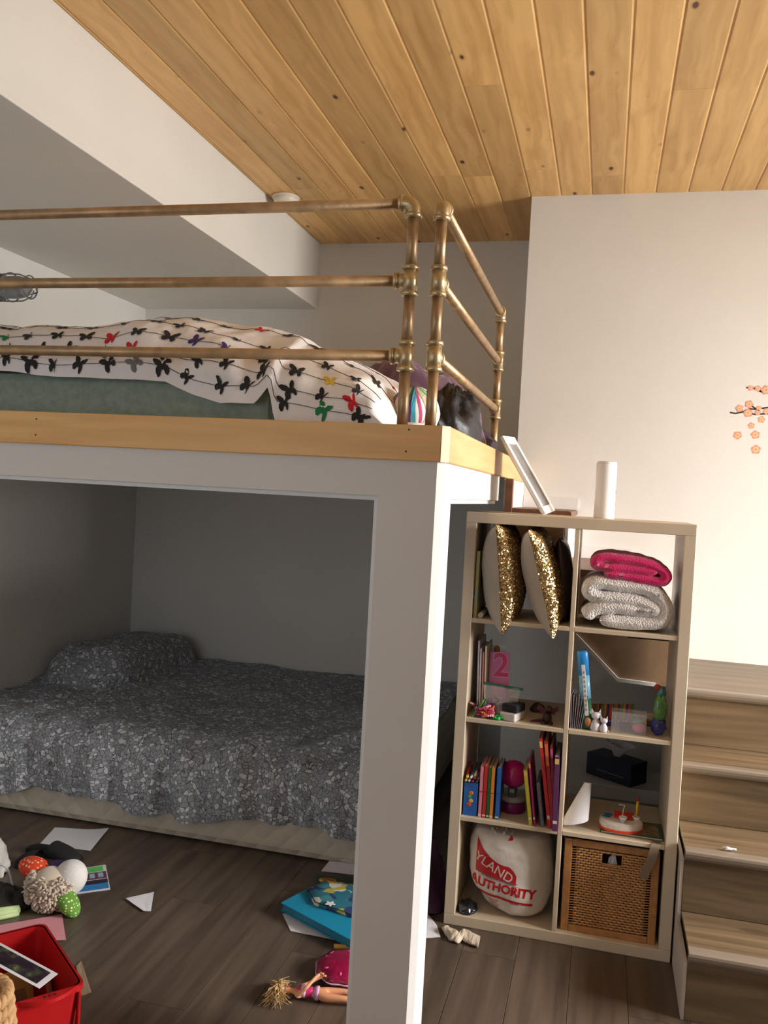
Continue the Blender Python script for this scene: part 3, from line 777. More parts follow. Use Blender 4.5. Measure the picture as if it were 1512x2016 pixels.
def sequin_pillow(label, cpos, tilt, spin, w=.385, th=.15, seed=1):
    r = thing('cushion', label, 'cushion', cpos, group='gold sequin cushions')
    M = Matrix.Rotation(tilt, 4, 'Y') @ Matrix.Rotation(spin, 4, 'X')
    f = pillow_fn(w, th)
    MB().grid(lambda u, v: M @ f(u * 2 - 1, v * 2 - 1, -1), 34, 34).build('back_cover', M_SUEDE, r)
    MB().grid(lambda u, v: M @ f(u * 2 - 1, v * 2 - 1, 1), 34, 34, flip=True).build('front_cover', M_GOLDF, r)
    rr = random.Random(seed); sq = MB()
    for k in range(2300):
        b = rr.uniform(-1, 1); a = -1 + abs(rr.gauss(0, .10)) if k % 6 else rr.uniform(-1, .3)
        if a > 1: continue
        side = 1; p = f(a, b, side); e = .02
        n = (f(min(a + e, 1), b, side) - f(max(a - e, -1), b, side)).cross(f(a, min(b + e, 1), side) - f(a, max(b - e, -1), side))
        if n.length < 1e-9: continue
        n.normalize()
        if n.x < 0: n = -n
        n = (n + Vector((0, -.35, 0)) + Vector((rr.gauss(0, .28), rr.gauss(0, .28), rr.gauss(0, .28)))).normalized()
        t = n.orthogonal().normalized(); q = rr.uniform(0, tau); t2 = n.cross(t); t, t2 = t * cos(q) + t2 * sin(q), -t * sin(q) + t2 * cos(q)
        s = rr.uniform(.0022, .0034); p = p + n * .0015
        sq.add([M @ (p + t * s), M @ (p + (t + t2) * s * .7), M @ (p + t2 * s), M @ (p + (t2 - t) * s * .7), M @ (p - t * s), M @ (p - (t + t2) * s * .7), M @ (p - t2 * s), M @ (p + (t - t2) * s * .7)], [[0, 1, 2, 3, 4, 5, 6, 7]])
    sq.build('sequins', M_SEQ, r)['kind'] = 'stuff'
    return r
zt0 = RZ[0]
sequin_pillow('left of two cream cushions edged with gold sequins in the top left cube', (.128, .155, 1.252), -.10, .07, seed=4)
sequin_pillow('right, more tilted cream cushion edged with gold sequins in the top left cube', (.268, .155, 1.250), -.27, .09, th=.13, seed=9)
f3 = pillow_fn(.30, .07); M3 = Matrix.Rotation(-.12, 4, 'Y')
dk = MB(); dk.grid(lambda u, v: M3 @ f3(u * 2 - 1, v * 2 - 1, -1), 26, 26); dk.grid(lambda u, v: M3 @ f3(u * 2 - 1, v * 2 - 1, 1), 26, 26, flip=True)
zmn = min(v.z for v in dk.v)
single(dk, 'cushion', plain('brown_satin', srgb(62, 44, 34), .35, var=.15, scale=8), 'dark brown satin cushion squeezed behind the sequin cushions at the divider', 'cushion', (.338, .24, zt0 - zmn + .001), weld=True)
book('thin yellow-green book with a teal patch standing left of the cream cushions', .0465, .02, .25, zt0, .236, .012, srgb(170, 164, 104), extra=[(.25, .42, srgb(140, 176, 166))])
single(MB().tube([(0, 0, 0), (0, .26, 0)], .0095, 20), 'paper_scroll', plain('scroll_paper', srgb(196, 184, 164), .8), 'small rolled paper lying below the cream cushion in the top left cube', 'paper', (.066, .02, zt0 + .0096))

# ---- top row right: folded blankets
def smooth_path(pts, n):
    """Catmull-Rom through 2-D points"""
    out = []; P = [pts[0]] + pts + [pts[-1]]
    for i in range(1, len(P) - 2):
        for k in range(n):
            t = k / n; p0, p1, p2, p3 = P[i - 1], P[i], P[i + 1], P[i + 2]
            out.append(tuple(.5 * ((2 * p1[j]) + (-p0[j] + p2[j]) * t + (2 * p0[j] - 5 * p1[j] + 4 * p2[j] - p3[j]) * t * t + (-p0[j] + 3 * p1[j] - 3 * p2[j] + p3[j]) * t ** 3) for j in (0, 1)))
    out.append(pts[-1]); return out
def folded(path, th, y0, y1, ny, amp, fs, seed, round_=.5):
    """folded cloth: a thick ribbon in XZ swept along Y"""
    pth = smooth_path(path, 9); n = len(pth); prof = []; up = []; dn = []
    for i in range(n):
        a = pth[max(i - 1, 0)]; b = pth[min(i + 1, n - 1)]; d = Vector((b[0] - a[0], b[1] - a[1])).normalized(); nn = Vector((-d.y, d.x)); p = Vector(pth[i])
        k = 1.0
        if i < 5: k = math.sqrt(max(.05, 1 - ((5 - i) / 5) ** 2))
        if n - 1 - i < 5: k = math.sqrt(max(.05, 1 - ((5 - (n - 1 - i)) / 5) ** 2))
        up.append(p + nn * th / 2 * k); dn.append(p - nn * th / 2 * k)
    prof = up + dn[::-1]; c = sum(prof, Vector((0, 0))) / len(prof); m = len(prof)
    rows = []; mb = MB()
    for j in range(ny + 1):
        t = j / ny; e = 1.0
        edge = min(t, 1 - t) * (y1 - y0); rr = th * round_
        ins = 0 if edge >= rr else rr - math.sqrt(max(0, rr * rr - (rr - edge) ** 2))
        y = lerp(y0, y1, t); row = []
        for i, p in enumerate(prof):
            q = Vector(pth[i]) if i < n else Vector(pth[m - 1 - i])
            pp = q + (p - q) * (1 - ins / (th / 2) * .92)
            w = amp * fbm(pp.x * fs, y * fs, pp.y * fs + seed) + amp * .5 * fbm(pp.x * fs * 2.3, y * fs * 2.3, pp.y * fs * 2.3 + seed)
            dirv = (p - q); dirv = dirv.normalized() if dirv.length > 1e-6 else Vector((0, 1))
            row.append(Vector((pp.x + dirv.x * w, y + amp * .8 * fbm(pp.x * fs * .6, seed, pp.y * fs), pp.y + dirv.y * w)))
        rows.append(row)
    vs = [p for r_ in rows for p in r_]; fs_ = []
    for j in range(ny):
        for i in range(m):
            i2 = (i + 1) % m; fs_.append([j * m + i, j * m + i2, (j + 1) * m + i2, (j + 1) * m + i])
    for j in (0, ny):                                # close the ends strip by strip
        for i in range(n - 1):
            a = [j * m + i, j * m + i + 1, j * m + m - 2 - i, j * m + m - 1 - i]
            fs_.append(a)
    return mb.add(vs, fs_, sm=True)
def plush(name, c, vs, st, lo=.75):
    m, t, b = nt(name); tc = N(t, 'ShaderNodeTexCoord')
    v = N(t, 'ShaderNodeTexVoronoi'); v.inputs['Scale'].default_value = vs; L(t, tc.outputs['Object'], v.inputs['Vector'])
    r = ramp(t, [(0, c), (.9, tuple(x * lo for x in c))]); L(t, v.outputs['Distance'], r.inputs[0]); L(t, r.outputs[0], b.inputs['Base Color'])
    b.inputs['Roughness'].default_value = 1; b.inputs['Sheen Weight'].default_value = .4
    iv = N(t, 'ShaderNodeMath', operation='SUBTRACT'); iv.inputs[0].default_value = 1; L(t, v.outputs['Distance'], iv.inputs[1])
    bp = N(t, 'ShaderNodeBump'); bp.inputs['Strength'].default_value = st; bp.inputs['Distance'].default_value = .006; L(t, iv.outputs[0], bp.inputs['Height']); L(t, bp.outputs[0], b.inputs['Normal'])
    return m
z = zt0
sh = folded([(.425, z + .030), (.455, z + .060), (.52, z + .072), (.60, z + .070), (.66, z + .074), (.60, z + .098), (.52, z + .103), (.455, z + .106), (.432, z + .128), (.462, z + .150), (.54, z + .148), (.62, z + .142), (.672, z + .112), (.690, z + .066), (.662, z + .030), (.56, z + .024), (.475, z + .026)], .050, .012, .33, 30, .0045, 22, 1.2)
zmn = min(v.z for v in sh.v)
single(sh, 'blanket', plush('sherpa', srgb(240, 236, 234), 170, .8, .82), 'white fleecy blanket folded thick in the top right cube', 'blanket', (0, 0, z - zmn + .0005))
pk = folded([(.655, z + .207), (.56, z + .208), (.47, z + .212), (.449, z + .226), (.478, z + .242), (.57, z + .240), (.64, z + .226), (.682, z + .202), (.668, z + .176), (.57, z + .184), (.48, z + .190)], .034, .010, .31, 30, .004, 26, 4.4)
single(pk, 'blanket', plush('pink_plush', srgb(222, 24, 110), 260, .5, .85), 'hot pink plush blanket folded on top of the white fleecy one', 'blanket')

# ---- second row left
z = RZ[1]
def pick(u, v, y): return on_y(u, v, y)
cardA = [('tall lilac-white booklet leaning on the left panel in the second row', .066, .085, .26, .262, .006, srgb(206, 204, 222), .045),
         ('thin dark-edged white booklet beside the tall lilac one', .074, .085, .26, .235, .005, srgb(224, 222, 228), .05),
         ('thin salmon-edged booklet standing behind the green zip bag', .083, .085, .25, .222, .005, srgb(222, 150, 150), .05),
         ('cream booklet standing nearest the pink birthday card', .092, .085, .25, .245, .006, srgb(226, 218, 196), .05)]
for lab, x, y0, y1, h, th, c, ln in cardA:
    book(lab, x, y0, y1, z, h, th, c, lean=ln * 0 - .03, cat='booklet', name='booklet')
cd_ = thing('greeting_card', 'white greeting card with a brown oval face behind the pink card', 'card', (.128, .17, z))
MB().box((-.018, 0, 0), (.03, .002, .238), M=Matrix.Rotation(-.05, 4, 'Y')).build('sheet', M_PAPER, cd_)
MB().lathe([(.0, 0), (.011, 0), (.011, .001), (0, .001)], 20, Matrix.Translation((-.012, -.0004, .222)) @ FACE_Y @ Matrix.Scale(1.35, 4, (0, 1, 0))).build('printed_face', plain('brown_print', srgb(176, 122, 78), .8, var=0), cd_)
pc = thing('greeting_card', 'glossy pink birthday card with a magenta numeral two in the second row', 'card', (.139, .10, z))
PM = Matrix.Rotation(-.04, 4, 'Y') @ Matrix.Rotation(-.14, 4, 'X')
MB().box((-.036, 0, .0), (.036, .003, .222), bev=.0005, M=PM).build('sheet', plain('pink_gloss', srgb(216, 116, 176), .25, var=.05), pc)
text_mb('2', .118, PM @ Matrix.Translation((.006, -.0012, .172)) @ FACE_Y, bold=.002).build('numeral', plain('magenta_print', srgb(206, 28, 108), .3, var=0), pc)
text_mb('2', .118, PM @ Matrix.Translation((.006, -.0006, .172)) @ FACE_Y, bold=.0045).build('numeral_outline', plain('pale_pink_print', srgb(236, 170, 204), .3, var=0), pc)
# striped papers leaning at the front left
sp = thing('paper_stack', 'small stack of green and blue edged papers slumped at the front of the second row', 'paper', (.052, .015, z))
for k in range(7):
    c = [srgb(86, 140, 70), srgb(196, 204, 150), srgb(54, 104, 84), srgb(120, 170, 96), srgb(90, 130, 170), srgb(60, 80, 140), srgb(150, 170, 190)][k]
    MB().box((-.001 , 0, 0), (.001, .08, .068 - .003 * k), M=Matrix.Translation((.002 + .0046 * k, .003 * k, 0)) @ Matrix.Rotation(.55, 4, 'Y')).build('sheet', plain('stripe_paper_%d' % k, c, .7, var=.05), sp)
# zip bag
zb = thing('zip_bag', 'clear zip bag with a green slider strip and silvery pieces inside', 'bag', (.150, .075, z))
M_CLEAR = plain('clear_plastic', (.85, .88, .9), .12, var=0, alpha=.28)
def zipb(s):
    def f(u, v):
        x = (u - .5) * lerp(.105, .135, v); k = sin(PI * min(1, u * 1.0)) * (1 - v) ** .7
        return Vector((x, s * (.030 * k + .002) + .008 * fbm(u * 5, v * 5, s), .010 + v * .098 + .004 * fbm(u * 4, 2, s)))
    return f
MB().grid(zipb(-1), 18, 14).build('film', M_CLEAR, zb); MB().grid(zipb(1), 18, 14, flip=True).build('film', M_CLEAR, zb)
MB().box((-.07, -.003, .104), (.07, .003, .113), bev=.001, M=Matrix.Rotation(.06, 4, 'Y')).build('zip_strip', plain('green_zip', srgb(38, 120, 84), .35, var=.05), zb)
pcs = MB(); rr = random.Random(5)
for k in range(16):
    c = Vector((rr.uniform(-.04, .04), rr.uniform(-.012, .012), rr.uniform(.012, .06))); R_ = Euler((rr.uniform(0, 3), rr.uniform(0, 3), rr.uniform(0, 3))).to_matrix().to_4x4()
    pcs.tube([c + (R_ @ Vector((.014 * cos(q), .014 * sin(q), 0))) for q in [PI * j / 8 for j in range(9)]], .0022, 6)
pcs.build('contents', plain('silver_bits', srgb(190, 186, 196), .2, .8, var=.2, scale=40), zb)['kind'] = 'stuff'
# bead bracelets
bp_ = MB(); mats = [plain('bead_%d' % i, c, .3, var=.05) for i, c in enumerate((srgb(226, 90, 110), srgb(190, 30, 80), srgb(230, 130, 70), srgb(240, 180, 190), srgb(120, 40, 110)))]
rr = random.Random(8)
for k in range(20):
    c = Vector((rr.gauss(0, .020), rr.uniform(-.02, .03), .006 + .010 * (k % 4))); ra = rr.uniform(.013, .021); tx, ty = rr.uniform(-.4, .4), rr.uniform(-.4, .4); R_ = Euler((tx, ty, 0)).to_matrix()
    for j in range(16):
        q = tau * j / 16; p = c + R_ @ Vector((ra * cos(q), ra * sin(q), 0)); p.z = max(p.z, .0042)
        bp_.ellipsoid(p, (.0042, .0042, .0042), 8, 6, mi=(k + j // 4) % 5)
o = single(bp_, 'bead_bracelets', mats, 'tangled heap of pink and orange bead bracelets on the second shelf', 'bracelets', (.108, .042, z)); o['kind'] = 'stuff'
gb = MB()
for j in range(40):
    gb.ellipsoid((rr.gauss(0, .009), rr.gauss(0, .007), .004 + abs(rr.gauss(0, .004))), (.0038, .0038, .0038), 8, 6)
o = single(gb, 'beads', plain('bead_green', srgb(40, 190, 90), .25, var=.1), 'little heap of bright green beads beside the white box', 'beads', (.148, .018, z)); o['kind'] = 'stuff'
wb = thing('soap_box', 'white tray box with a black sponge on it in the second row', 'box', (.195, .055, z), (0, 0, -.35))
MB().box((-.03, -.042, 0), (.03, .045, .028), bev=.005).build('tray', plain('white_tray', srgb(218, 210, 208), .45, var=.02), wb)
MB().box((-.029, -.028, .0285), (.029, .044, .056), bev=.003).build('sponge', plain('black_sponge', (.018, .024, .03), .9, var=.3, scale=60, bump=.5, bscale=200), wb)
# dark figurine
fg = thing('figurine', 'dark brown dragon-like figurine sitting at the divider in the second row', 'figurine', (.318, .045, z))
M_FIG = plain('dark_figurine', srgb(54, 34, 28), .45, var=.3, scale=30); M_FIG2 = plain('maroon_figurine', srgb(92, 28, 44), .5, var=.2)
MB().ellipsoid((0, 0, .022), (.016, .018, .022), 18, 12).build('body', M_FIG, fg)
MB().ellipsoid((.006, -.008, .055), (.011, .014, .011), 16, 10).build('head', M_FIG, fg)
for s in (-1, 1):
    MB().prism([(0, 0), (s * .034, .022), (s * .040, .006), (s * .028, .0), (s * .022, -.012), (s * .010, -.006)], 'y', .008, .011, M=Matrix.Translation((0, 0, .042))).build('wing', M_FIG2, fg)
    MB().ellipsoid((s * .013, -.010, .006), (.008, .014, .006), 12, 8).build('foot', M_FIG, fg)
MB().tube([(0, .012, .012), (-.02, .014, .007), (-.042, .004, .006), (-.058, -.008, .005)], [.008, .006, .004, .002], 10).build('tail', M_FIG2, fg)
single(mound((0, 0, 0), (.028, .03, .026), .2, 5, 2.2, 26, 16), 'pouch', plain('brown_leather', srgb(78, 54, 42), .6, var=.25), 'small brown pouch slumped at the back of the second row', 'pouch', (.272, .22, z))

# ---- second row right
ppk = thing('card_stack', 'fan of thin white cards standing against the divider in the second row', 'cards', (.400, .02, z))
for k in range(7):
    MB().box((-.0006, 0, 0), (.0006, .09, .118 - .004 * (k % 3)), M=Matrix.Translation((.0005 + .0056 * k, .004 * (k % 2), .0004)) @ Matrix.Rotation(-.05 + .035 * k, 4, 'Y') @ Matrix.Rotation(.03 * (k - 3), 4, 'Z')).build('card', M_PAPER if k % 2 else plain('lilac_card', srgb(176, 170, 190), .7), ppk)
tb = thing('bubble_tube', 'tall blue and green tube with a white label leaning in the second row', 'tube', (.458, .035, z), (0, -.128, 0))
M_TB = plain('tube_blue', srgb(40, 140, 216), .3, var=.06); M_TG = plain('tube_green', srgb(30, 88, 62), .35, var=.25, scale=40)
S_ = Matrix.Translation((0, 0, .003)) @ Matrix.Scale(.7, 4, (0, 1, 0))
MB().lathe([(.0175, .003), (.0185, .006), (.0185, .105), (.0, .105)], 24, S_).build('lower_sleeve', M_TG, tb)
MB().lathe([(.0183, .105), (.0183, .185), (0, .185)], 24, S_).build('middle_sleeve', plain('tube_pale', srgb(120, 178, 214), .3, var=.08), tb)
MB().lathe([(.0185, .185), (.0188, .262), (.016, .268), (0, .268)], 24, S_).build('cap', M_TB, tb)
MB().box((-.006, -.0145, .05), (.006, -.0128, .225), bev=.0006).build('label_strip', plain('label_white', srgb(226, 222, 214), .5, var=.05), tb)
for k in range(9): MB().box((-.0028, -.0150, .066 + .016 * k), (.0028, -.0144, .075 + .016 * k)).build('label_print', plain('label_grey', srgb(150, 150, 156), .6, var=0), tb)
MB().ellipsoid((.002, -.0125, .028), (.010, .004, .016), 14, 10).build('picture_patch', plain('orange_patch', srgb(196, 120, 66), .5, var=.3, scale=60), tb)
single(MB().prism([(-.012, 0), (.012, 0), (.010, .20), (.0, .268), (-.009, .20)], 'y', 0, .003, M=Matrix.Rotation(-.11, 4, 'Y')), 'ruler', plain('grey_blade', srgb(96, 100, 118), .4, var=.1), 'grey pointed ruler standing behind the blue tube', 'ruler', (.462, .11, z + .0015))
pb = thing('crayon_box', 'row of rainbow coloured crayons in a purple tray in the second row', 'crayons', (.538, .13, z), (0, -.10, 0))
MB().box((-.075, -.020, .004), (.075, .020, .024), bev=.002).build('tray', plain('tray_violet', srgb(66, 40, 140), .4, var=.1), pb)
PCOL = [srgb(206, 60, 40), srgb(60, 120, 50), srgb(190, 100, 40), srgb(120, 30, 50), srgb(80, 140, 60), srgb(216, 130, 50), srgb(60, 60, 120)]
for k in range(16):
    x = -.070 + k * .0093; mm = plain('crayon_%d' % (k % 7), PCOL[k % 7], .45, var=.08)
    MB().tube([(x, -.012, .020), (x + .006, .014, .072)], .0042, 8).build('crayon', mm, pb)
    MB().ellipsoid((x, -.0205, .020), (.0028, .0028, .0028), 8, 6).build('dot', plain('dot_%d' % (k % 3), [srgb(240, 200, 60), srgb(240, 236, 230), srgb(230, 90, 60)][k % 3], .3, var=0), pb)
M_CAT = plain('frosted_white', srgb(216, 212, 220), .35, var=.02)
def cat(label, x, y, s):
    r = thing('cat_figurine', label, 'figurine', (x, y, z), group='white cat figurines')
    MB().lathe([(.0, 0), (.014 * s, 0), (.0165 * s, .008 * s), (.015 * s, .022 * s), (.008 * s, .034 * s), (.006 * s, .038 * s), (0, .04 * s)], 20).build('body', M_CAT, r)
    MB().ellipsoid((0, -.002, .047 * s), (.0145 * s, .010 * s, .0115 * s), 18, 12).build('head', M_CAT, r)
    for q in (-1, 1):
        MB().prism([(q * .003 * s, .052 * s), (q * .0155 * s, .050 * s), (q * .0145 * s, .070 * s)], 'y', -.003 * s, .002 * s).build('ear', M_CAT, r)
    MB().tube([(.012 * s, .006 * s, .004 * s), (.020 * s, .0, .006 * s), (.020 * s, -.010 * s, .010 * s)], [.004 * s, .0035 * s, .002 * s], 8).build('tail', M_CAT, r)
cat('larger of two frosted white cat figurines in front of the crayons', .482, .03, 1.1); cat('smaller of two frosted white cat figurines in front of the crayons', .510, .022, .82)
cb = thing('clear_box', 'clear plastic box with a pink and teal toy inside in the second row', 'box', (.592, .06, z))
M_BOX = plain('clear_box', (.8, .8, .82), .08, var=0, alpha=.16)
for a, b in (((-.058, -.03, 0), (.058, .03, .001)), ((-.058, -.03, .001), (-.057, .03, .072)), ((.057, -.03, .001), (.058, .03, .072)), ((-.057, -.03, .001), (.057, -.0295, .072)), ((-.057, .0295, .001), (.057, .03, .072))):
    MB().box(a, b).build('pane', M_BOX, cb)
MB().box((-.03, -.01, .0012), (.005, .015, .03), bev=.002).build('inner_tray', plain('dark_insert', srgb(44, 40, 46), .6), cb)
ty = MB().ellipsoid((.034, -.004, .0195), (.021, .02, .018), 18, 12).build('toy_body', plain('toy_pink', srgb(226, 120, 170), .3, var=.04), cb)
MB().ellipsoid((.030, .0, .040), (.017, .015, .011), 16, 10).build('toy_top', plain('toy_teal', srgb(110, 180, 160), .4, var=.2, scale=60), cb)
gbt = thing('treat_bag', 'twisted cellophane bag, green above and blue below, at the right of the second row', 'bag', (.690, .06, z))
def lump(r, amp, fs, seed, M=None, nu=30, nv=22):
    return MB().ellipsoid((0, 0, 0), r, nu, nv, fn=lambda d: 1 + amp * fbm(d.x * fs + seed, d.y * fs, d.z * fs) + amp * .5 * fbm(d.x * fs * 2.5, d.y * fs * 2.5 + seed, d.z * fs * 2.5))
def place(mb, p, name, mat, root):
    mb.v = [v + Vector(p) for v in mb.v]; return mb.build(name, mat, root)
place(lump((.026, .024, .030), .18, 3, 1.0), (.0, 0, .033), 'blue_part', plain('cello_blue', srgb(36, 50, 130), .15, var=.5, scale=30, coat=.6), gbt)
place(lump((.024, .022, .048), .2, 3, 4.0), (.002, .0, .092), 'green_part', plain('cello_green', srgb(84, 132, 60), .2, var=.5, scale=26, coat=.6), gbt)
place(lump((.014, .012, .022), .25, 3, 6.0), (.004, .0, .146), 'neck', plain('cello_teal', srgb(50, 110, 110), .15, var=.3, scale=40, coat=.6), gbt)
place(lump((.011, .009, .010), .25, 3, 8.0), (-.010, .0, .164), 'red_tie', plain('red_tie', srgb(170, 44, 36), .4, var=.1), gbt)
wc = thing('shell_heap', 'little heap of brown and yellow shells behind the clear box', 'shells', (.632, .17, z))
rr = random.Random(21)
for k in range(14):
    MB().ellipsoid((rr.uniform(-.035, .035), rr.uniform(-.02, .02), .008 + .009 * (k // 5)), (rr.uniform(.008, .014), .008, .006), 10, 7, M=Euler((rr.uniform(-.5, .5), rr.uniform(-.8, .8), rr.uniform(0, 3))).to_matrix().to_4x4()).build('shell', plain('shell_%d' % (k % 3), [srgb(110, 84, 58), srgb(176, 132, 48), srgb(70, 52, 40)][k % 3], .5, var=.15), wc)

# ---- third row left
z = RZ[2]
mkb = thing('marker_box', 'blue cardboard box of markers at the left of the third row', 'box', (.068, .02, z))
MB().box((-.0245, 0, 0), (.0245, .12, .118), bev=.001).build('carton', plain('carton_blue', srgb(36, 96, 172), .4, var=.06), mkb)
for k, c in enumerate((srgb(208, 70, 50), srgb(222, 180, 60), srgb(70, 150, 90), srgb(222, 130, 50))):
    MB().ellipsoid((-.004 + .006 * (k % 2), -.0006, .040 + .014 * k), (.008, .0012, .007), 12, 8).build('carton_print', plain('carton_print_%d' % k, c, .5, var=.2, scale=80), mkb)
MC = [srgb(30, 30, 34), srgb(60, 140, 140), srgb(150, 30, 60), srgb(226, 200, 150), srgb(170, 40, 40), srgb(50, 90, 90), srgb(230, 226, 220), srgb(90, 30, 70)]
for k in range(8):
    x = -.019 + (k % 4) * .0125 + .005 * (k // 4 % 2); zz = .126 + .0115 * (k // 4)
    t_ = thing('marker', ['black', 'teal', 'wine red', 'cream', 'brick red', 'dark green', 'white', 'plum'][k] + ' marker pen lying on the blue marker box', 'pen', (.068 + x, .012, z + zz), (.12 + .02 * (k % 3), 0, .15 * ((k * 7) % 5 - 2) * .5), group='markers on the blue box')
    c = MC[k % 8]
    MB().tube([(0, .012, 0), (0, .125, 0)], .0055, 12).build('barrel', plain('pen_%d' % (k % 8), c, .35, var=.05), t_)
    MB().tube([(0, -.002, 0), (0, .003, 0), (0, .012, 0)], [.003, .0048, .0052], 12).build('tip', plain('pen_tip_%d' % (k % 4), [srgb(226, 190, 70), srgb(210, 206, 200), srgb(150, 40, 60), srgb(40, 40, 44)][k % 4], .4, var=0), t_)
def xz(u, v, y): p = on_y(u, v, y); return p.x, p.z
BK = [('slim pink spined book in the set of small books in the third row', 947.5, .0115, srgb(222, 140, 156)), ('slim red spined book in the set of small books in the third row', 955.5, .0125, srgb(200, 40, 44)),
      ('slim green spined book in the set of small books in the third row', 963, .0115, srgb(36, 96, 44)), ('slim orange spined book in the set of small books in the third row', 970, .0115, srgb(222, 140, 50)), ('slim blue spined book at the right end of the small set', 981.5, .0135, srgb(40, 104, 190))]
for lab, u, th, c in BK:
    x, _ = xz(u, 1545, .02)
    book(lab, x, .02, .155, z, .185 - .002 * (th * 1000 % 3), th, c, extra=[(.50, .515, srgb(60, 50, 50)), (.03, .06, srgb(230, 220, 200))], page=srgb(190, 182, 172))
gl = thing('night_light', 'glossy magenta ball lamp on a grey ring and purple foot in the third row', 'lamp', (.205, .14, z))
M_MAG = plain('magenta_gloss', srgb(198, 18, 122), .12, var=.03, coat=.5); M_PLUM = plain('plum_gloss', srgb(120, 20, 100), .2, var=.05)
MB().lathe([(.048, 0), (.05, .004), (.047, .034), (.045, .038), (0, .038)], 36).build('foot', M_PLUM, gl)
MB().lathe([(.044, .038), (.05, .042), (.051, .050), (.046, .057), (0, .058)], 36).build('ring', plain('grey_ring', srgb(160, 156, 166), .3, var=.03), gl)
MB().box((-.014, -.035, .056), (.014, .03, .092), bev=.003).build('stem', plain('dark_grey_stem', srgb(62, 60, 66), .4), gl)
MB().box((-.008, -.0362, .074), (.008, -.0352, .086)).build('stem_label', plain('label_grey2', srgb(150, 150, 156), .5, var=0), gl)
MB().ellipsoid((0, 0, .133), (.05, .05, .05), 36, 24).build('ball', M_MAG, gl)
RB = [('yellow patterned book leaning right beside the magenta ball lamp', 1034, 1517, 1045, 1620, .013, srgb(206, 196, 60)), ('thin magenta book between the yellow book and the spiral notebook', 1042, 1500, 1053, 1622, .007, srgb(176, 50, 120)),
      ('tall red storybook leaning right, leftmost of the tall red ones', 1064, 1455, 1082, 1626, .012, srgb(206, 48, 52)), ('tall crimson storybook with an orange top, second of the tall ones', 1074.5, 1460, 1089, 1628, .013, srgb(176, 40, 52)),
      ('tall wine red storybook with a pink top, third of the tall ones', 1085.5, 1470, 1092, 1630, .010, srgb(140, 34, 60)), ('tall purple book standing at the divider of the third row', 1097, 1490, 1099, 1632, .017, srgb(96, 50, 96))]
for k, (lab, u0, v0, u1, v1, th, c) in enumerate(RB):
    y0 = .01 if k < 5 else -.012
    xa, za = xz(u0, v0, y0); xb, zb_ = xz(u1, v1, y0); h = za - z; xb = min(xb, LX1 - th * .5 - .001)
    ln = math.atan2(xa - xb, h)
    ex_ = [(.9, .97, srgb(236, 200, 120)), (.1, .14, srgb(230, 220, 210))]
    if k == 4: ex_ = [(.86, .97, srgb(226, 90, 160))]
    if k == 3: ex_ = [(.72, .97, srgb(222, 120, 70))]
    book(lab, xb, y0, y0 + (.16 if k < 2 else .2), z, h / cos(ln), th, c, lean=ln, extra=ex_)
xa, za = xz(1057, 1520, .012); xb, _ = xz(1068, 1624, .012)
ln = math.atan2(xa - xb, za - z)
sn_ = thing('notebook', 'grey spiral notebook wedged between the magenta and red books', 'notebook', (xb, .012, z), (0, ln, 0))
MB().box((-.006, .006, .0005), (.006, .16, .152), bev=.0008).build('pages', plain('notebook_pages', srgb(120, 130, 150), .7, var=.2, scale=60), sn_)
sp_ = MB()
for k in range(24):
    zz = .006 + k * .006; sp_.tube([Vector((.0075 * cos(q), .006 + .006 * sin(q), zz + .0012 * q / tau)) for q in [tau * j / 10 for j in range(11)]], .0009, 5)
sp_.build('spiral', plain('spiral_wire', srgb(170, 178, 190), .3, .8, var=.05), sn_)

# ---- third row right
z = RZ[2]
def cone(u, v):
    a = lerp(-.25, 2.7, u); R0 = lerp(.010, .040, v)
    ax0 = Vector((.468, .10, z + .148)); ax1 = Vector((.428, .055, z + .020)); p = ax0.lerp(ax1, v)
    w = Vector((cos(a) * R0 * 1.25 * (1 + .5 * v * (u > .8) * 0), -sin(a) * R0 * .85, .012 * v * cos(a)))
    q = p + w + Vector((0, 0, .0)); q.z = max(q.z, z + .0012); return q
cn_ = MB().grid(cone, 30, 22); 
cn2 = MB().grid(lambda u, v: cone(u, v) + Vector((.0006, .0006, .0009)), 30, 22, flip=True); cn_.add(cn2.v, cn2.f, sm=True)
single(cn_, 'paper_roll', M_PAPER, 'sheet of white paper curled into a cone at the left of the third row', 'paper')
q0, q1, q2, q3 = [on_z(u, v, z + .009) for u, v in ((1180, 1587), (1182, 1634), (1306, 1652), (1303, 1606))]
bb = thing('board_book', 'green-edged picture book lying flat under the white craft toy', 'book', (q1.x, q1.y, z))
ox = [(p.x - q1.x, p.y - q1.y) for p in (q0, q1, q2, q3)]
ox = [(x, max(y, -q1.y + .001)) for x, y in ox]
ox = [(min(x, RX1_ - .004 - q1.x), min(y, .22 - q1.y)) for x, y in ox]
ox[0] = (ox[1][0] - .002, .17 - q1.y); ox[3] = (ox[2][0], .18 - q1.y)
cen = (sum(p[0] for p in ox) / 4, sum(p[1] for p in ox) / 4)
sc_ = lambda k: [(cen[0] + (x - cen[0]) * k, cen[1] + (y - cen[1]) * k) for x, y in ox]
MB().prism(ox, 'z', .0005, .002).build('cover', plain('book_green', srgb(40, 84, 50), .4, var=.1), bb)
MB().prism(sc_(.97), 'z', .0021, .007).build('pages', plain('pages', srgb(206, 198, 184), .9), bb)
MB().prism(ox, 'z', .0071, .009).build('cover', plain('book_green', srgb(40, 84, 50), .4, var=.1), bb)
MB().prism(sc_(.88), 'z', .0091, .0096).build('cover_picture', plain('book_picture', srgb(130, 110, 74), .5, var=.6, scale=45), bb)
tx_, ty_ = .585, .085
cr = thing('craft_toy', 'white and orange craft toy with a cup and blue dabs on the picture book', 'toy', (tx_, ty_, z + .0098))
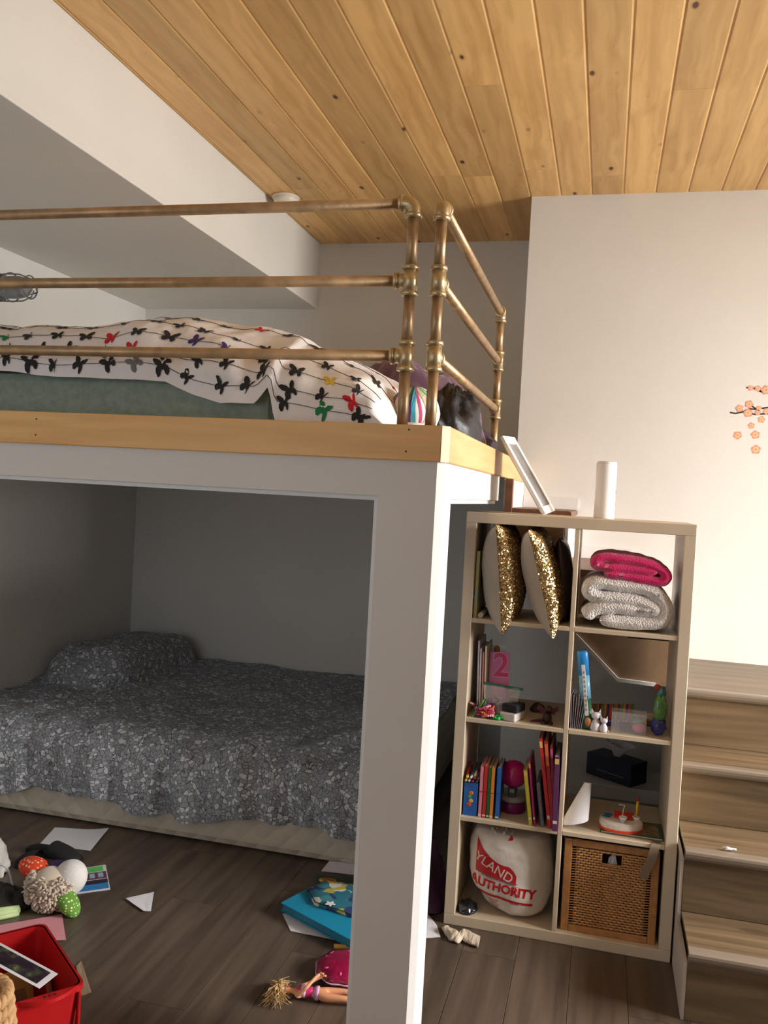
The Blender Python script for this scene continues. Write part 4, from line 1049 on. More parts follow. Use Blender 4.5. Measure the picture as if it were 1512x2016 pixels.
def blob(rx, ry, n=28, bump=0.0):
    return [(rx * cos(tau * k / n) * (1 + bump * sin(3 * tau * k / n + .8)), ry * sin(tau * k / n) * (1 + bump * cos(2 * tau * k / n))) for k in range(n)]
MB().prism(blob(.075, .060, 28, .06), 'z', 0, .008).build('rim', plain('toy_orange', srgb(222, 74, 40), .35, var=.03), cr)
bw = MB()
o1 = blob(.073, .056, 28, .06); o2 = blob(.068, .052, 28, .06)
bw.prism(o1, 'z', .0082, .024); bw.prism(o2, 'z', .0241, .030); bw.build('tray', plain('toy_white', srgb(232, 224, 214), .4, var=.02), cr)
MB().box((-.022, .002, .031), (.044, .048, .038), bev=.003, M=Matrix.Rotation(.16, 4, 'X')).build('flap', plain('toy_red', srgb(206, 52, 36), .4, var=.03), cr)
for k in range(2): MB().ellipsoid((-.046 + .006 * k, .006 + .022 * k, .032), (.017, .007, .003), 16, 8).build('blue_dab', plain('toy_blue', srgb(20, 96, 140), .4, var=.03), cr)
MB().lathe([(.008, .0305), (.0135, .050), (.0145, .050), (.0125, .045), (.008, .034), (0, .034)], 20, Matrix.Translation((.008, -.030, 0))).build('cup', plain('cup_white', srgb(226, 222, 222), .35, var=.02), cr)
MB().tube([(.006, -.030, .035), (.007, -.028, .07), (.012, -.024, .088), (-.008, -.016, .086)], .0013, 8).build('straw', M_PAPER, cr)
MB().lathe([(.013, .0305), (.013, .042), (.010, .042), (.010, .034), (0, .034)], 18, Matrix.Translation((.054, .014, 0))).build('pen_cup', plain('cup_white', srgb(226, 222, 222), .35, var=.02), cr)
pn = thing('pencil', 'short yellow pencil standing in the craft toy', 'pencil', (tx_ + .054, ty_ + .014, z + .0098 + .0345))
MB().tube([(0, 0, .012), (.0015, 0, .062)], .0045, 6).build('barrel', plain('pencil_yellow', srgb(222, 176, 40), .4, var=.04), pn)
MB().tube([(0, 0, 0), (0, 0, .012)], [.001, .0044], 10).build('point', plain('pencil_wood', srgb(204, 164, 116), .7), pn)
MB().tube([(.0015, 0, .062), (.0018, 0, .078)], .0046, 10).build('eraser', plain('pencil_red', srgb(150, 40, 44), .6), pn)
# grey ribbon hanging over the shelf edge
rb = [(.700, .06, z + .0012), (.704, .02, z + .0016), (.703, -.001, z + .001), (.698, -.007, z - .012), (.690, -.009, z - .05), (.676, -.010, z - .085), (.668, -.010, z - .118)]
rbs = []
for i, p in enumerate(rb):
    w = .015 if i < 6 else .013
    rbs += [Vector((p[0] - w, p[1] - .002 * 0, p[2])), Vector((p[0] + w, p[1], p[2]))]
m_ = MB().add(rbs, [[2 * i, 2 * i + 1, 2 * i + 3, 2 * i + 2] for i in range(len(rb) - 1)], sm=True)
m_.add([v + Vector((0, -.001, .0006)) for v in rbs], [[2 * i + 2, 2 * i + 3, 2 * i + 1, 2 * i] for i in range(len(rb) - 1)], sm=True)
single(m_, 'ribbon', plain('taupe_ribbon', srgb(126, 110, 92), .6, var=.05), 'taupe ribbon hanging over the third shelf edge in front of the wicker basket', 'ribbon')
# low white bench with a tissue box, standing behind the bookshelf
bn = thing('bench', 'low white bench standing in the dark behind the bookshelf', 'bench', (.57, .92, 0))
MB().box((-.21, -.14, .268), (.23, .14, .325), bev=.003).build('top', M_WHITE, bn)
for sx in (-.20, .20):
    for sy in (-.13, .11): MB().box((sx, sy, 0), (sx + .02, sy + .02, .268)).build('leg', M_WHITE, bn)
tsb = thing('tissue_box', 'dark navy tissue box with a white tissue on the bench behind the bookshelf', 'tissue box', (.585, .90, .326), (0, 0, -.62))
MB().box((-.115, -.06, 0), (.115, .06, .095), bev=.002).build('carton', plain('navy_card', srgb(26, 30, 62), .5, var=.1), tsb)
MB().box((-.06, -.0606, .03), (.08, -.0601, .034)).build('printed_line', plain('line_print', srgb(120, 120, 150), .6, var=0), tsb)
def tis(u, v):
    a = tau * u; r = lerp(.012, .05, v) * (1 + .35 * sin(3 * a + 1) * v); return Vector((r * cos(a) * 1.3, r * sin(a) * .5, .0955 + .055 * v + .012 * v * sin(2 * a)))
MB().grid(tis, 26, 8).build('tissue', plain('tissue', srgb(216, 216, 222), .9, var=.03), tsb)

# ---- bottom row left: tied plastic bag with red print
z = RZ[3]
bag = thing('shopping_bag', 'tied white plastic shopping bag with red print filling the bottom left cube', 'bag', (.215, .16, z))
def bagfn(u, v):
    th = PI * v; q = tau * u
    s, c = sin(th), cos(th)
    x = math.copysign(abs(cos(q)) ** .8, cos(q)); y = math.copysign(abs(sin(q)) ** .8, sin(q))
    k = 1 + .05 * fbm(x * 2.2 * s, y * 2.2 * s, c * 2.2 + 3) + .018 * fbm(x * 7 * s, y * 7 * s, c * 5 + 6)
    hz = .148
    r = s ** (.26 if c > 0 else .40) * k * (1 - .08 * max(0, -c) ** 2)
    P = Vector((.153 * r * x + .022 * c * -1 * .6, .140 * r * y - .02 * max(0, -c), hz + hz * (abs(c) ** .8) * math.copysign(1, c) * k))
    P.z += .010 * fbm(x * 3, y * 3, 2) * s
    # bottom sags to the right
    P.z = max(P.z + max(0, -c) * max(0, -x * s) * .075, .0008)
    P.x = max(min(P.x, LX1 - .215 - .003), LX0 - .215 + .003); P.z = min(P.z, .318)
    return P
bgm = MB().grid(bagfn, 72, 48)
M_BAG = plain('white_poly', srgb(222, 214, 206), .32, var=.05, scale=10, bump=.25, bscale=26, coat=.2)
bgo = bgm.build('sack', M_BAG, bag, weld=True)
kn = MB()
for k in range(7):
    a = tau * k / 7 + .4; d = Vector((cos(a), sin(a) * .6, 0))
    kn.tube([Vector((-.03, -.085, .262)), Vector((-.03, -.085, .272)) + d * .018, Vector((-.03, -.085, .296 + .006 * (k % 2))) + d * .042], [.006, .006, .004], 6)
kn.build('knot', M_BAG, bag)
MB().prism([(-.010, .258), (.006, .262), (.010, .285), (.002, .300), (-.004, .282), (-.014, .268)], 'y', -.118, -.116).build('red_tag', plain('red_print', srgb(188, 22, 34), .4, var=.05), bag)
bvh = BVHTree.FromPolygons([tuple(v) for v in bgm.v], bgm.f)
def on_bag(mb, name, mat, lift=.0014, sub=0):
    bm = bmesh.new(); vv = [bm.verts.new(v) for v in mb.v]
    for f in mb.f:
        try: bm.faces.new([vv[i] for i in f])
        except ValueError: pass
    bmesh.ops.triangulate(bm, faces=bm.faces[:])
    for _ in range(sub): 
        bmesh.ops.subdivide_edges(bm, edges=[e for e in bm.edges if e.calc_length() > .008], cuts=1, use_grid_fill=True)
    bm.verts.index_update(); out = MB(); vs = []
    for v in bm.verts:
        hit = bvh.ray_cast(Vector((v.co.x, -.6, v.co.z)), Vector((0, 1, 0)))
        vs.append(hit[0] + Vector((0, -lift, 0)) if hit[0] is not None else Vector((v.co.x, -.10, v.co.z)))
    out.add(vs, [[w.index for w in f.verts] for f in bm.faces], sm=True); bm.free()
    return out.build(name, mat, bag)
M_RED = MATS['red_print']; M_BGW = plain('print_white', srgb(222, 210, 204), .4, var=0)
# swoosh patch
def flatgrid(top, bot, x0, x1, n, m):
    return MB().grid(lambda u, v: Vector((lerp(x0, x1, u), 0, lerp(bot(lerp(x0, x1, u)), top(lerp(x0, x1, u)), v))), n, m)
tilt = -.16
def sw_top(x): return .262 - .46 * (x + .115) - .03 * sin(PI * (x + .118) / .151) - (0 if x < -.005 else 26 * (x + .005) ** 2)
def sw_bot(x): return .150 + tilt * (x + .115) * .9
xs_ = .030
on_bag(flatgrid(lambda x: max(sw_top(x), sw_bot(x) + .001), sw_bot, -.118, xs_, 30, 12), 'red_swoosh', M_RED)
TM = lambda x, zz, r: Matrix.Translation((x, 0, zz)) @ Matrix.Rotation(r, 4, 'Y') @ FACE_Y
on_bag(text_mb('YLAND', .046, TM(-.052, .177, .42), bold=.0002), 'lettering', M_BGW, .0022, 1)
on_bag(text_mb("CANADA'S FABRIC", .0175, TM(-.035, .138, .13)), 'lettering', plain('print_grey', srgb(150, 140, 136), .5, var=0), .0018, 1)
def band(t0, b0): 
    return flatgrid(lambda x: t0 + tilt * .75 * (x + .115) * (1 - .3 * x), lambda x: b0 + tilt * .75 * (x + .115), -.120, .090, 34, 5)
on_bag(text_mb('AUTHORITY', .042, TM(-.018, .111, .10), bold=.0017), 'lettering', M_RED, .0016, 1)
on_bag(band(.092, .083), 'red_underline', M_RED)
M_FAINT = plain('print_faint', srgb(196, 130, 122), .5, var=0)
for k in range(6):
    on_bag(flatgrid(lambda x, k=k: .066 - k * .008 - .1 * (x + .06), lambda x, k=k: .0625 - k * .008 - .1 * (x + .06), -.066 + .004 * (k % 2), -.026 - .004 * ((k + 1) % 3), 6, 1), 'small_print', M_FAINT)
on_bag(flatgrid(lambda x: .068, lambda x: .062, .012, .052, 6, 1), 'small_print', M_FAINT)
single(mound((0, 0, 0), (.036, .05, .03), .22, 6, 1.9, 28, 18), 'plastic_wrap', plain('dark_cello', srgb(24, 30, 40), .12, var=.6, scale=40, coat=.6), 'crumpled dark blue wrapper lying beside the white bag in the bottom cube', 'wrapper', (.074, .06, z))

# ---- bottom row right: wicker basket
bk = thing('wicker_basket', 'square woven rattan basket with a hand hole in the bottom right cube', 'basket', (.5625, .18, z))
M_RAT = plain('rattan', srgb(176, 124, 74), .55, var=.2, scale=40, bump=.2, bscale=120); M_RAT2 = plain('rattan_light', srgb(196, 146, 92), .5, var=.2, scale=60)
hw, hd, hh = .158, .155, .322
for s in (-1, 1):
    MB().box((s * hw - (.026 if s > 0 else 0), -hd, .0), (s * hw + (0 if s > 0 else .026), -hd + .012, hh), bev=.004).build('corner_post', M_RAT, bk)
MB().box((-hw + .026, -hd, 0), (hw - .026, -hd + .012, .024), bev=.004).build('bottom_rail', M_RAT, bk)
MB().box((-hw + .026, -hd, hh - .026), (hw - .026, -hd + .012, hh), bev=.004).build('top_rail', M_RAT, bk)
for s in (-1, 1): MB().box((s * hw - (.004 if s > 0 else 0), -hd + .013, 0), (s * hw + (0 if s > 0 else .004), hd, hh - .01)).build('side', M_RAT, bk)
MB().box((-hw + .005, hd - .004, 0), (hw - .005, hd, hh - .01)).build('back', M_RAT, bk); MB().box((-hw + .005, -hd + .013, 0), (hw - .005, hd - .005, .006)).build('base', M_RAT, bk)
wv_ = MB(); x0, x1, z0, z1 = -hw + .042, hw - .042, .026, hh - .028
nst = 26; nwf = 30
hole = lambda x, zz: (-.030 < x < .034) and zz > .252 and zz < .288
for j in range(nwf):
    zz = lerp(z0, z1, (j + .5) / nwf)
    # lacing across the two ladder strips at the sides
    for s in (-1, 1):
        wv_.tube([(s * (hw - .045), -hd + .004, zz), (s * (hw - .024), -hd + .004, zz + .002 * s)], .0021, 5)
    seg = []
    for i in range(nst * 2 + 1):
        x = lerp(x0, x1, i / (nst * 2)); y = -hd + .004 + .0022 * (1 if (i // 2 + j) % 2 else -1) * (1 if i % 2 else .2)
        if hole(x, zz):
            if len(seg) > 1: wv_.tube(seg, .0036, 5)
            seg = []
        else: seg.append((x, y, zz))
    if len(seg) > 1: wv_.tube(seg, .0036, 5)
wv_.build('weave', M_RAT2, bk)['kind'] = 'stuff'
stk = MB()
for i in range(nst + 1):
    x = lerp(x0, x1, i / nst)
    if -.030 < x < .034: stk.tube([(x, -hd + .004, z0), (x, -hd + .004, .252)], .0022, 5)
    else: stk.tube([(x, -hd + .004, z0), (x, -hd + .004, z1)], .0022, 5)
stk.build('stakes', M_RAT, bk)['kind'] = 'stuff'
MB().tube([(-.032, -hd + .002, .250), (.036, -hd + .002, .250)], .004, 8).build('hole_edge', M_RAT, bk)
MB().box((-hw + .006, -hd + .055, .01), (hw - .006, -hd + .057, hh - .03)).build('shade_sheet', plain('basket_shadow', srgb(60, 36, 24), .9), bk)  # dark sheet standing in for the shade inside the basket
single(mound((0, 0, 0), (.030, .010, .27), .12, 4, 3.0, 24, 16), 'paper_tissue', M_PAPER, 'white crumpled paper showing in the hand hole of the wicker basket', 'paper', (.566, .052, z + .0065))

# ================================================================== stickers on the stair wall
M_PET = plain('petal_pink', srgb(226, 150, 130), .7, var=.12, scale=90); M_PET2 = plain('petal_heart', srgb(232, 186, 140), .7, var=.1, scale=90); M_TWIG = plain('twig_black', srgb(40, 36, 30), .7, var=.1)
def flower_mb(r, rot=0.0):
    n = 60; pts = []
    for k in range(n):
        a = tau * k / n; q = .70 + .30 * abs(sin(2.5 * (a + rot))) ** .6; pts.append((r * q * cos(a), r * q * sin(a)))
    return pts
def sticker_flower(root, x, zz, r, rot, y=0.0):
    P = MB().prism([(x + a, zz + b) for a, b in flower_mb(r, rot)], 'y', y - .0006, y).build('petals', M_PET, root)
    MB().prism([(x + a, zz + b) for a, b in flower_mb(r * .62, rot + .6)], 'y', y - .0009, y - .00065).build('heart', M_PET2, P)
    MB().lathe([(r * .13, 0), (r * .13, .0003), (0, .0003)], 10, Matrix.Translation((x, y - .0009, zz)) @ FACE_Y).build('stamen', plain('stamen', srgb(150, 100, 60), .7, var=0), P)
def W(u, v): p = on_y(u, v, Y_W); return p.x, p.z
PXM = (on_y(1490, 850, Y_W) - on_y(1470, 850, Y_W)).length / 20
LF = [('lowest loose pink blossom sticker on the stair wall', 1488, 885, 10.2, .3), ('leftmost loose pink blossom sticker on the stair wall', 1452, 857, 9, .9), ('loose pink blossom sticker just above the lowest one', 1487, 856, 9.3, .1),
      ('smallest loose pink blossom sticker below the branch', 1479, 838, 7, 1.4), ('loose pink blossom sticker nearest below the branch', 1499, 826, 7.5, .5)]
for lab, u, v, r, rot in LF:
    x, zz = W(u, v); t_ = thing('blossom_sticker', lab, 'sticker', (x, Y_W, zz), group='blossom wall stickers'); sticker_flower(t_, 0, 0, r * PXM, rot)
def branch(lab, segs, fl):
    x0, z0 = W(*segs[0][0]); root = thing('branch_sticker', lab, 'sticker', (x0, Y_W, z0))
    for s in segs:
        pts = [W(u, v) for u, v in s]; m_ = MB()
        for (a, b), (c, d) in zip(pts[:-1], pts[1:]):
            dv = Vector((c - a, d - b)); nn = Vector((-dv.y, dv.x)).normalized() * .0035
            m_.prism([(a - x0 - nn.x, b - z0 - nn.y), (c - x0 - nn.x, d - z0 - nn.y), (c - x0 + nn.x, d - z0 + nn.y), (a - x0 + nn.x, b - z0 + nn.y)], 'y', -.0005, 0)
        m_.build('twig', M_TWIG, root)
    for k, (u, v, r) in enumerate(fl):
        x, zz = W(u, v); sticker_flower(root, x - x0, zz - z0, r * PXM, k * .7, -.0006)
branch('upper cherry blossom branch sticker on the stair wall', [[(1469, 763), (1478, 763), (1486, 765), (1495, 770), (1505, 773), (1520, 776), (1560, 770)], [(1493, 760), (1498, 766), (1496, 771)]], [(1478, 764, 6), (1492, 765, 6.5), (1508, 768, 10), (1530, 776, 8)])
branch('lower cherry blossom branch sticker on the stair wall', [[(1437, 812), (1448, 814), (1462, 811), (1475, 805), (1490, 806), (1500, 804), (1512, 802), (1550, 806)], [(1480, 799), (1488, 805)], [(1476, 813), (1486, 816), (1500, 815), (1515, 815), (1545, 820)]], [(1456, 804, 8), (1475, 796, 8.5), (1473, 813, 9.5), (1494, 804, 5.5), (1492, 812, 6), (1509, 810, 7), (1530, 806, 9)])
# scrap on the stair tread
p = on_z(1436, 1673, NZ[2][1] + .004)
sc = MB(); sc.tube([(-.02, .004, .004), (-.006, 0, .008), (.008, .004, .004), (.020, -.002, .006)], .0032, 7); sc.tube([(-.014, -.010, .004), (0, -.004, .006), (.012, .002, .005)], .003, 7)
single(sc, 'paper_scrap', M_PAPER, 'tiny twisted white scrap lying on the stair tread', 'scrap', (p.x, p.y, NZ[2][1] + .0026))

# ================================================================== things on the floor
def sheet(name, px, mat, label, cat='paper', z=.0012, curl=None, n=14, th=.0008, group=None):
    """loose sheet: four photo corners put on the floor, slightly wavy"""
    c = [on_z(u, v, 0) for u, v in px]; o = sum(c, Vector()) / 4
    def f(u, v):
        p = (c[0] * (1 - u) + c[1] * u) * (1 - v) + (c[3] * (1 - u) + c[2] * u) * v - o
        lift = (curl(u, v) if curl else 0) + .0012 * (1 + fbm(u * 3, v * 3, px[0][0]))
        return Vector((p.x, p.y, z + lift))
    mb = MB().grid(f, n, n); m2 = MB().grid(lambda u, v: f(u, v) + Vector((0, 0, -th)), n, n, flip=True); mb.add(m2.v, m2.f, sm=True)
    return single(mb, name, mat, label, cat, (o.x, o.y, 0), group=group)
sheet('paper_sheet', [(77, 1664), (178, 1676), (214, 1636), (108, 1630)], M_PAPER, 'white sheet of paper lying in front of the low bed', curl=lambda u, v: .022 * max(0, u - .6) ** 1.5 * 2 * v)
sheet('folded_note', [(247, 1772), (283, 1797), (297, 1797), (303, 1759)], M_PAPER, 'small folded white note alone on the bare floor', curl=lambda u, v: .004)
sheet('pink_paper', [(-20, 1855), (130, 1852), (122, 1801), (-20, 1826)], plain('pink_paper', srgb(206, 140, 150), .8, var=.04), 'pink sheet of paper between the red bin and the plush hedgehog')
sheet('tan_card', [(150, 1903), (161, 1962), (180, 1955), (160, 1893)], plain('tan_card', srgb(150, 128, 104), .8, var=.1), 'tan card sticking out beside the red bin')
# drawing
c = [on_z(u, v, 0) for u, v in ((130, 1764), (217, 1752), (208, 1703), (125, 1716))]; o = sum(c, Vector()) / 4
dr = thing('drawing', 'child drawing in green, purple and blue felt pen behind the plush hedgehog', 'drawing', (o.x, o.y, 0))
def quad(u0, u1, v0, v1, zz):
    P = lambda u, v: (c[0] * (1 - u) + c[1] * u) * (1 - v) + (c[3] * (1 - u) + c[2] * u) * v - o + Vector((0, 0, zz))
    return MB().add([P(u0, v0), P(u1, v0), P(u1, v1), P(u0, v1)], [[0, 1, 2, 3]])
sh_ = MB().prism([(p.x - o.x, p.y - o.y) for p in c], 'z', .001, .0018).build('sheet', M_PAPER, dr)
for nm, col, a in (('blue_band', srgb(46, 130, 196), (.0, .98, .06, .28)), ('dark_band', srgb(36, 32, 52), (.0, .98, .28, .44)), ('plum_band', srgb(110, 58, 84), (.0, .98, .46, .74)), ('green_patch', srgb(100, 200, 100), (.42, .92, .76, .97))):
    quad(*a, .0021).build(nm, plain('felt_' + nm, col, .8, var=.15, scale=60), dr)
for k in range(4):
    quad(.18 + .2 * k, .30 + .2 * k, .52, .70, .0024).build('window_mark', plain('felt_window', srgb(150, 190, 210), .8, var=.2, scale=80), dr)

# black slippers
M_SLIP = plain('black_felt', (.012, .012, .013), .85, var=.2, bump=.2, bscale=120)
def slipper(label, a, b, w, yaw_extra=0.0, rim=True):
    A, B = on_z(*a, 0), on_z(*b, 0); d = B - A; ln = d.length
    r = thing('slipper', label, 'slipper', ((A + B) / 2), (0, 0, math.atan2(d.y, d.x)), group='pair of black slippers')
    out = [(-.5, 0), (-.46, .30), (-.30, .42), (-.05, .40), (.18, .46), (.38, .42), (.48, .22), (.5, 0), (.48, -.22), (.38, -.42), (.18, -.44), (-.05, -.36), (-.30, -.40), (-.46, -.30)]
    MB().prism([(x * ln, y * w) for x, y in out], 'z', .0005, .016).build('sole', M_BLACK, r)
    def up(u, v):
        a_ = PI * v; x = lerp(-.02, .48, u) * ln; k = math.sqrt(max(0, 1 - (max(0, u - .15) / .85) ** 2.4))
        return Vector((x, cos(a_) * w * .43 * max(k, .05), .016 + sin(a_) ** .7 * .045 * (1 - .35 * u) * max(k, .02)))
    MB().grid(up, 16, 14).build('upper', M_SLIP, r)
    MB().prism([(x * ln * .94, y * w * .9) for x, y in out], 'z', .0162, .020).build('insole', plain('dark_insole', srgb(34, 33, 32), .9, var=.1), r)
slipper('black slipper lying next to the white sheet of paper', (58, 1672), (158, 1702), .10)
slipper('black slipper nearer the plush hedgehog, toe to the left', (112, 1712), (34, 1700), .10)

# plush hedgehog
hb = on_z(82, 1806, 0); hg = thing('plush_toy', 'cream shaggy plush hedgehog with orange and green spotted limbs', 'plush toy', (hb.x - .02, hb.y + .075, 0), (0, 0, -.25))
hg.scale = (1.08, 1.0, .80)
M_HG = plain('plush_cream', srgb(196, 180, 162), .95, var=.08, sheen=.4); M_HW = plain('plush_white', srgb(214, 210, 208), .9, var=.03, sheen=.3, bump=.2, bscale=150)
MB().ellipsoid((0, 0, .085), (.072, .075, .088), 30, 22).build('body', M_HG, hg)
MB().ellipsoid((.034, .050, .118), (.058, .056, .082), 30, 22, M=Matrix.Rotation(.25, 4, 'Y')).build('head', M_HW, hg)
lp_ = MB(); rr = random.Random(13)
for k in range(760):
    zz = rr.uniform(-.95, .75); q = rr.uniform(0, tau); rd = math.sqrt(1 - zz * zz); d = Vector((rd * cos(q), rd * sin(q), zz))
    if d.dot(Vector((.35, .65, .66))) > .86: continue
    p = Vector((d.x * .072, d.y * .075, d.z * .088 + .085)); dd = (d + Vector((rr.gauss(0, .3), rr.gauss(0, .3), -.35))).normalized()
    q2 = p + dd * rr.uniform(.012, .020); q2.z = max(q2.z, .004); p.z = max(p.z, .004)
    lp_.tube([p - d * .004, (p + q2) / 2 + d * .002, q2], [.0036, .0042, .0034], 6)
lp_.build('shag', M_HG, hg)['kind'] = 'stuff'
def dotted(name, base, dot, sc):
    m, t, b = nt(name); tc = N(t, 'ShaderNodeTexCoord'); v = N(t, 'ShaderNodeTexVoronoi'); v.inputs['Scale'].default_value = sc; v.inputs['Randomness'].default_value = .25
    L(t, tc.outputs['Object'], v.inputs['Vector']); r = ramp(t, [(.0, dot), (.28, dot), (.34, base)]); L(t, v.outputs['Distance'], r.inputs[0]); L(t, r.outputs[0], b.inputs['Base Color']); b.inputs['Roughness'].default_value = .85
    return m
MB().ellipsoid((-.092, .010, .138), (.060, .045, .043), 26, 18, M=Matrix.Rotation(.15, 4, 'Y')).build('orange_arm', dotted('orange_dots', srgb(214, 66, 28), srgb(236, 190, 150), 75), hg)
MB().ellipsoid((.088, -.004, .052), (.030, .036, .062), 26, 18, M=Matrix.Rotation(-.55, 4, 'Y')).build('green_leg', dotted('green_dots', srgb(92, 140, 46), srgb(216, 226, 170), 85), hg)
MB().ellipsoid((-.012, .045, .165), (.040, .022, .016), 20, 12, M=Matrix.Rotation(-.2, 4, 'Y')).build('purple_arm', plain('plush_violet', srgb(62, 34, 92), .8, var=.1), hg)
MB().ellipsoid((.052, .008, .012), (.03, .03, .012), 16, 10).build('foot', plain('plush_tan', srgb(150, 128, 100), .9, var=.1), hg)

# pale green rolled cloth, white wire loop, grey-white cloth at the left frame edge
a, b = on_z(-60, 1812, .02), on_z(36, 1790, .02)
d = b - a
rc = MB()
for k in range(5):
    q = tau * k / 5; off = Vector((0, .010 * cos(q), .016 + .010 * sin(q))); rc.tube([a * 0 + off, d * .5 + off * 1.05 + Vector((0, 0, .002)), d + off * .9], [.011, .012, .010], 10)
single(rc, 'rolled_cloth', plain('pale_green_cloth', srgb(176, 196, 142), .85, var=.1, scale=20, bump=.15), 'pale green rolled cloth left of the plush hedgehog', 'cloth', (a.x, a.y, 0))
p = on_z(10, 1768, 0)
single(MB().tube([Vector((.045 * cos(q), .01 * cos(q), .002 + .115 * sin(q))) for q in [PI * k / 16 for k in range(17)]], .0045, 8), 'wire_handle', plain('white_cord', srgb(206, 206, 206), .5, var=.03), 'white cord handle arching behind the orange plush arm', 'handle', (p.x - .02, p.y, 0))
p = on_z(-30, 1715, 0)
single(mound((0, 0, 0), (.10, .07, .16), .25, 5, 6.6), 'cloth_heap', plain('grey_white_cloth', srgb(190, 186, 180), .9, var=.2, scale=12, bump=.2), 'grey-white cloth heap at the left edge of the picture', 'cloth', (p.x - .02, p.y, 0))
p = on_z(20, 1786, 0)
single(mound((0, 0, 0), (.11, .08, .05), .25, 5, 2.6), 'dark_bag', plain('dark_grey_cloth', srgb(50, 48, 46), .8, var=.2, bump=.2), 'flat dark grey pouch behind the pale green cloth', 'pouch', (p.x - .05, p.y + .02, 0))

# red bin
zr = .235
cr_ = [on_z(u, v, zr) for u, v in ((163, 1937), (103, 1821))]
A, B = cr_[0], cr_[1]                               # right front corner, right back corner of the rim
dx = (on_z(32, 1975, zr) - A).normalized()
dy = Vector((-dx.y, dx.x, 0)); dy = dy if dy.dot(B - A) > 0 else -dy
len_y = (B - A).dot(dy) + .02; wid = .185
ang = math.atan2(-dx.y, -dx.x)
cen_ = A + dx * wid / 2 + dy * len_y / 2
rbn = thing('storage_bin', 'red plastic storage bin full of papers at the lower left', 'bin', (cen_.x, cen_.y, 0), (0, 0, ang))
M_RBIN = plain('red_plastic', srgb(188, 18, 24), .42, var=.04, bump=.05, bscale=200)
W2_, D2_ = wid / 2, len_y / 2
def binwall(t0, t1, h0, h1, k0, k1, fl=False):
    """ring between two heights of the tapered box"""
    n = 8
    def rect(k, h, t):
        w, d = (W2_ - t) * k, (D2_ - t) * k; r = .025; pts = []
        for cx_, cy_, a0 in ((w - r, d - r, 0), (-w + r, d - r, PI / 2), (-w + r, -d + r, PI), (w - r, -d + r, 1.5 * PI)):
            for j in range(n): a_ = a0 + PI / 2 * j / (n - 1); pts.append(Vector((cx_ + r * cos(a_), cy_ + r * sin(a_), h)))
        return pts
    return rect(k0, h0, t0), rect(k1, h1, t1)
mbw = MB()
o0, o1 = binwall(0, 0, .001, zr, .86, 1.0); i0, i1 = binwall(.004, .004, .008, zr, .86, 1.0); n_ = len(o0)
ring = lambda a_, b_: [[i, (i + 1) % n_, (i + 1) % n_ + n_, i + n_] for i in range(n_)]
mbw.add(o0 + o1, ring(0, 0), sm=True); mbw.add(i0 + i1, ring(0, 0), sm=True); mbw.add(o1 + i1, ring(0, 0)); mbw.add(o0, [list(range(n_))]); mbw.add(i0, [list(range(n_))])
mbw.build('tub', M_RBIN, rbn)
r0, r1 = binwall(-.006, -.006, zr - .014, zr, 1, 1); q0_, q1_ = binwall(.0045, .0045, zr - .014, zr, 1, 1)
rm = MB(); rm.add(r0 + r1, ring(0, 0), sm=True); rm.add(r1 + q1_, ring(0, 0)); rm.add(r0 + q0_, ring(0, 0)); rm.build('rim', M_RBIN, rbn)
hp = [(-.075 + .15 * k / 14, -.030 * sin(PI * k / 14)) for k in range(15)]
MB().prism(hp, 'z', zr - .006, zr + .004, M=Matrix.Translation((.005, -D2_ - .004, 0))).build('handle_lip', M_RBIN, rbn)
for s in (-1, 0, 1): MB().box((s * .012 + .004, -D2_ - .022, zr + .0042), (s * .012 + .010, -D2_ - .012, zr + .0058), bev=.001).build('lip_slot', plain('dark_red', srgb(80, 8, 12), .6), rbn)
for s in (-1, 1): MB().box((s * .085 - .004, -D2_ * .985 - .006, .02), (s * .085 + .004, -D2_ * .93, zr - .015), bev=.002).build('rib', M_RBIN, rbn)
# photograph print lying across the bin, other papers inside
pts_px = [(0, 1853), (112, 1921), (77, 1943), (-6, 1905)]
PZ = zr + .012
_p0, _p1 = on_z(-22, 1868, PZ + .035), on_z(96, 1932, PZ - .010)
_b = (_p1 - _p0).cross(Vector((0, 0, 1))).normalized() * .036
c4 = [_p0 - _b, _p1 - _b, _p1 + _b, _p0 + _b] if True else [on_z(u, v, zz) for (u, v), zz in zip([(-12, 1846), (113, 1920), (78, 1943), (-22, 1898)], (PZ + .05, PZ - .02, PZ - .02, PZ + .05))]
o = sum(c4, Vector()) / 4
ph = thing('photo_print', 'photo print with a white border lying across the red bin', 'photo', o)
def q4(k0, zz):
    cc = sum([p - o for p in c4], Vector()) / 4
    return [cc + (p - o - cc) * k0 + Vector((0, 0, zz)) for p in c4]
sb_ = q4(1, 0) + q4(1, .001)
MB().add(sb_, [[0, 1, 2, 3], [7, 6, 5, 4]] + [[i, (i + 1) % 4, (i + 1) % 4 + 4, i + 4] for i in range(4)]).build('border', M_PAPER, ph)
def photo_mat():
    m, t, b = nt('landscape_photo'); tc = N(t, 'ShaderNodeTexCoord'); n = N(t, 'ShaderNodeTexNoise'); n.inputs['Scale'].default_value = 28; n.inputs['Detail'].default_value = 6
    L(t, tc.outputs['Object'], n.inputs['Vector']); r = ramp(t, [(.3, srgb(24, 22, 26)), (.5, srgb(52, 40, 54)), (.6, srgb(70, 84, 52)), (.75, srgb(150, 146, 130))]); L(t, n.outputs['Fac'], r.inputs[0]); L(t, r.outputs[0], b.inputs['Base Color']); b.inputs['Roughness'].default_value = .25
    return m
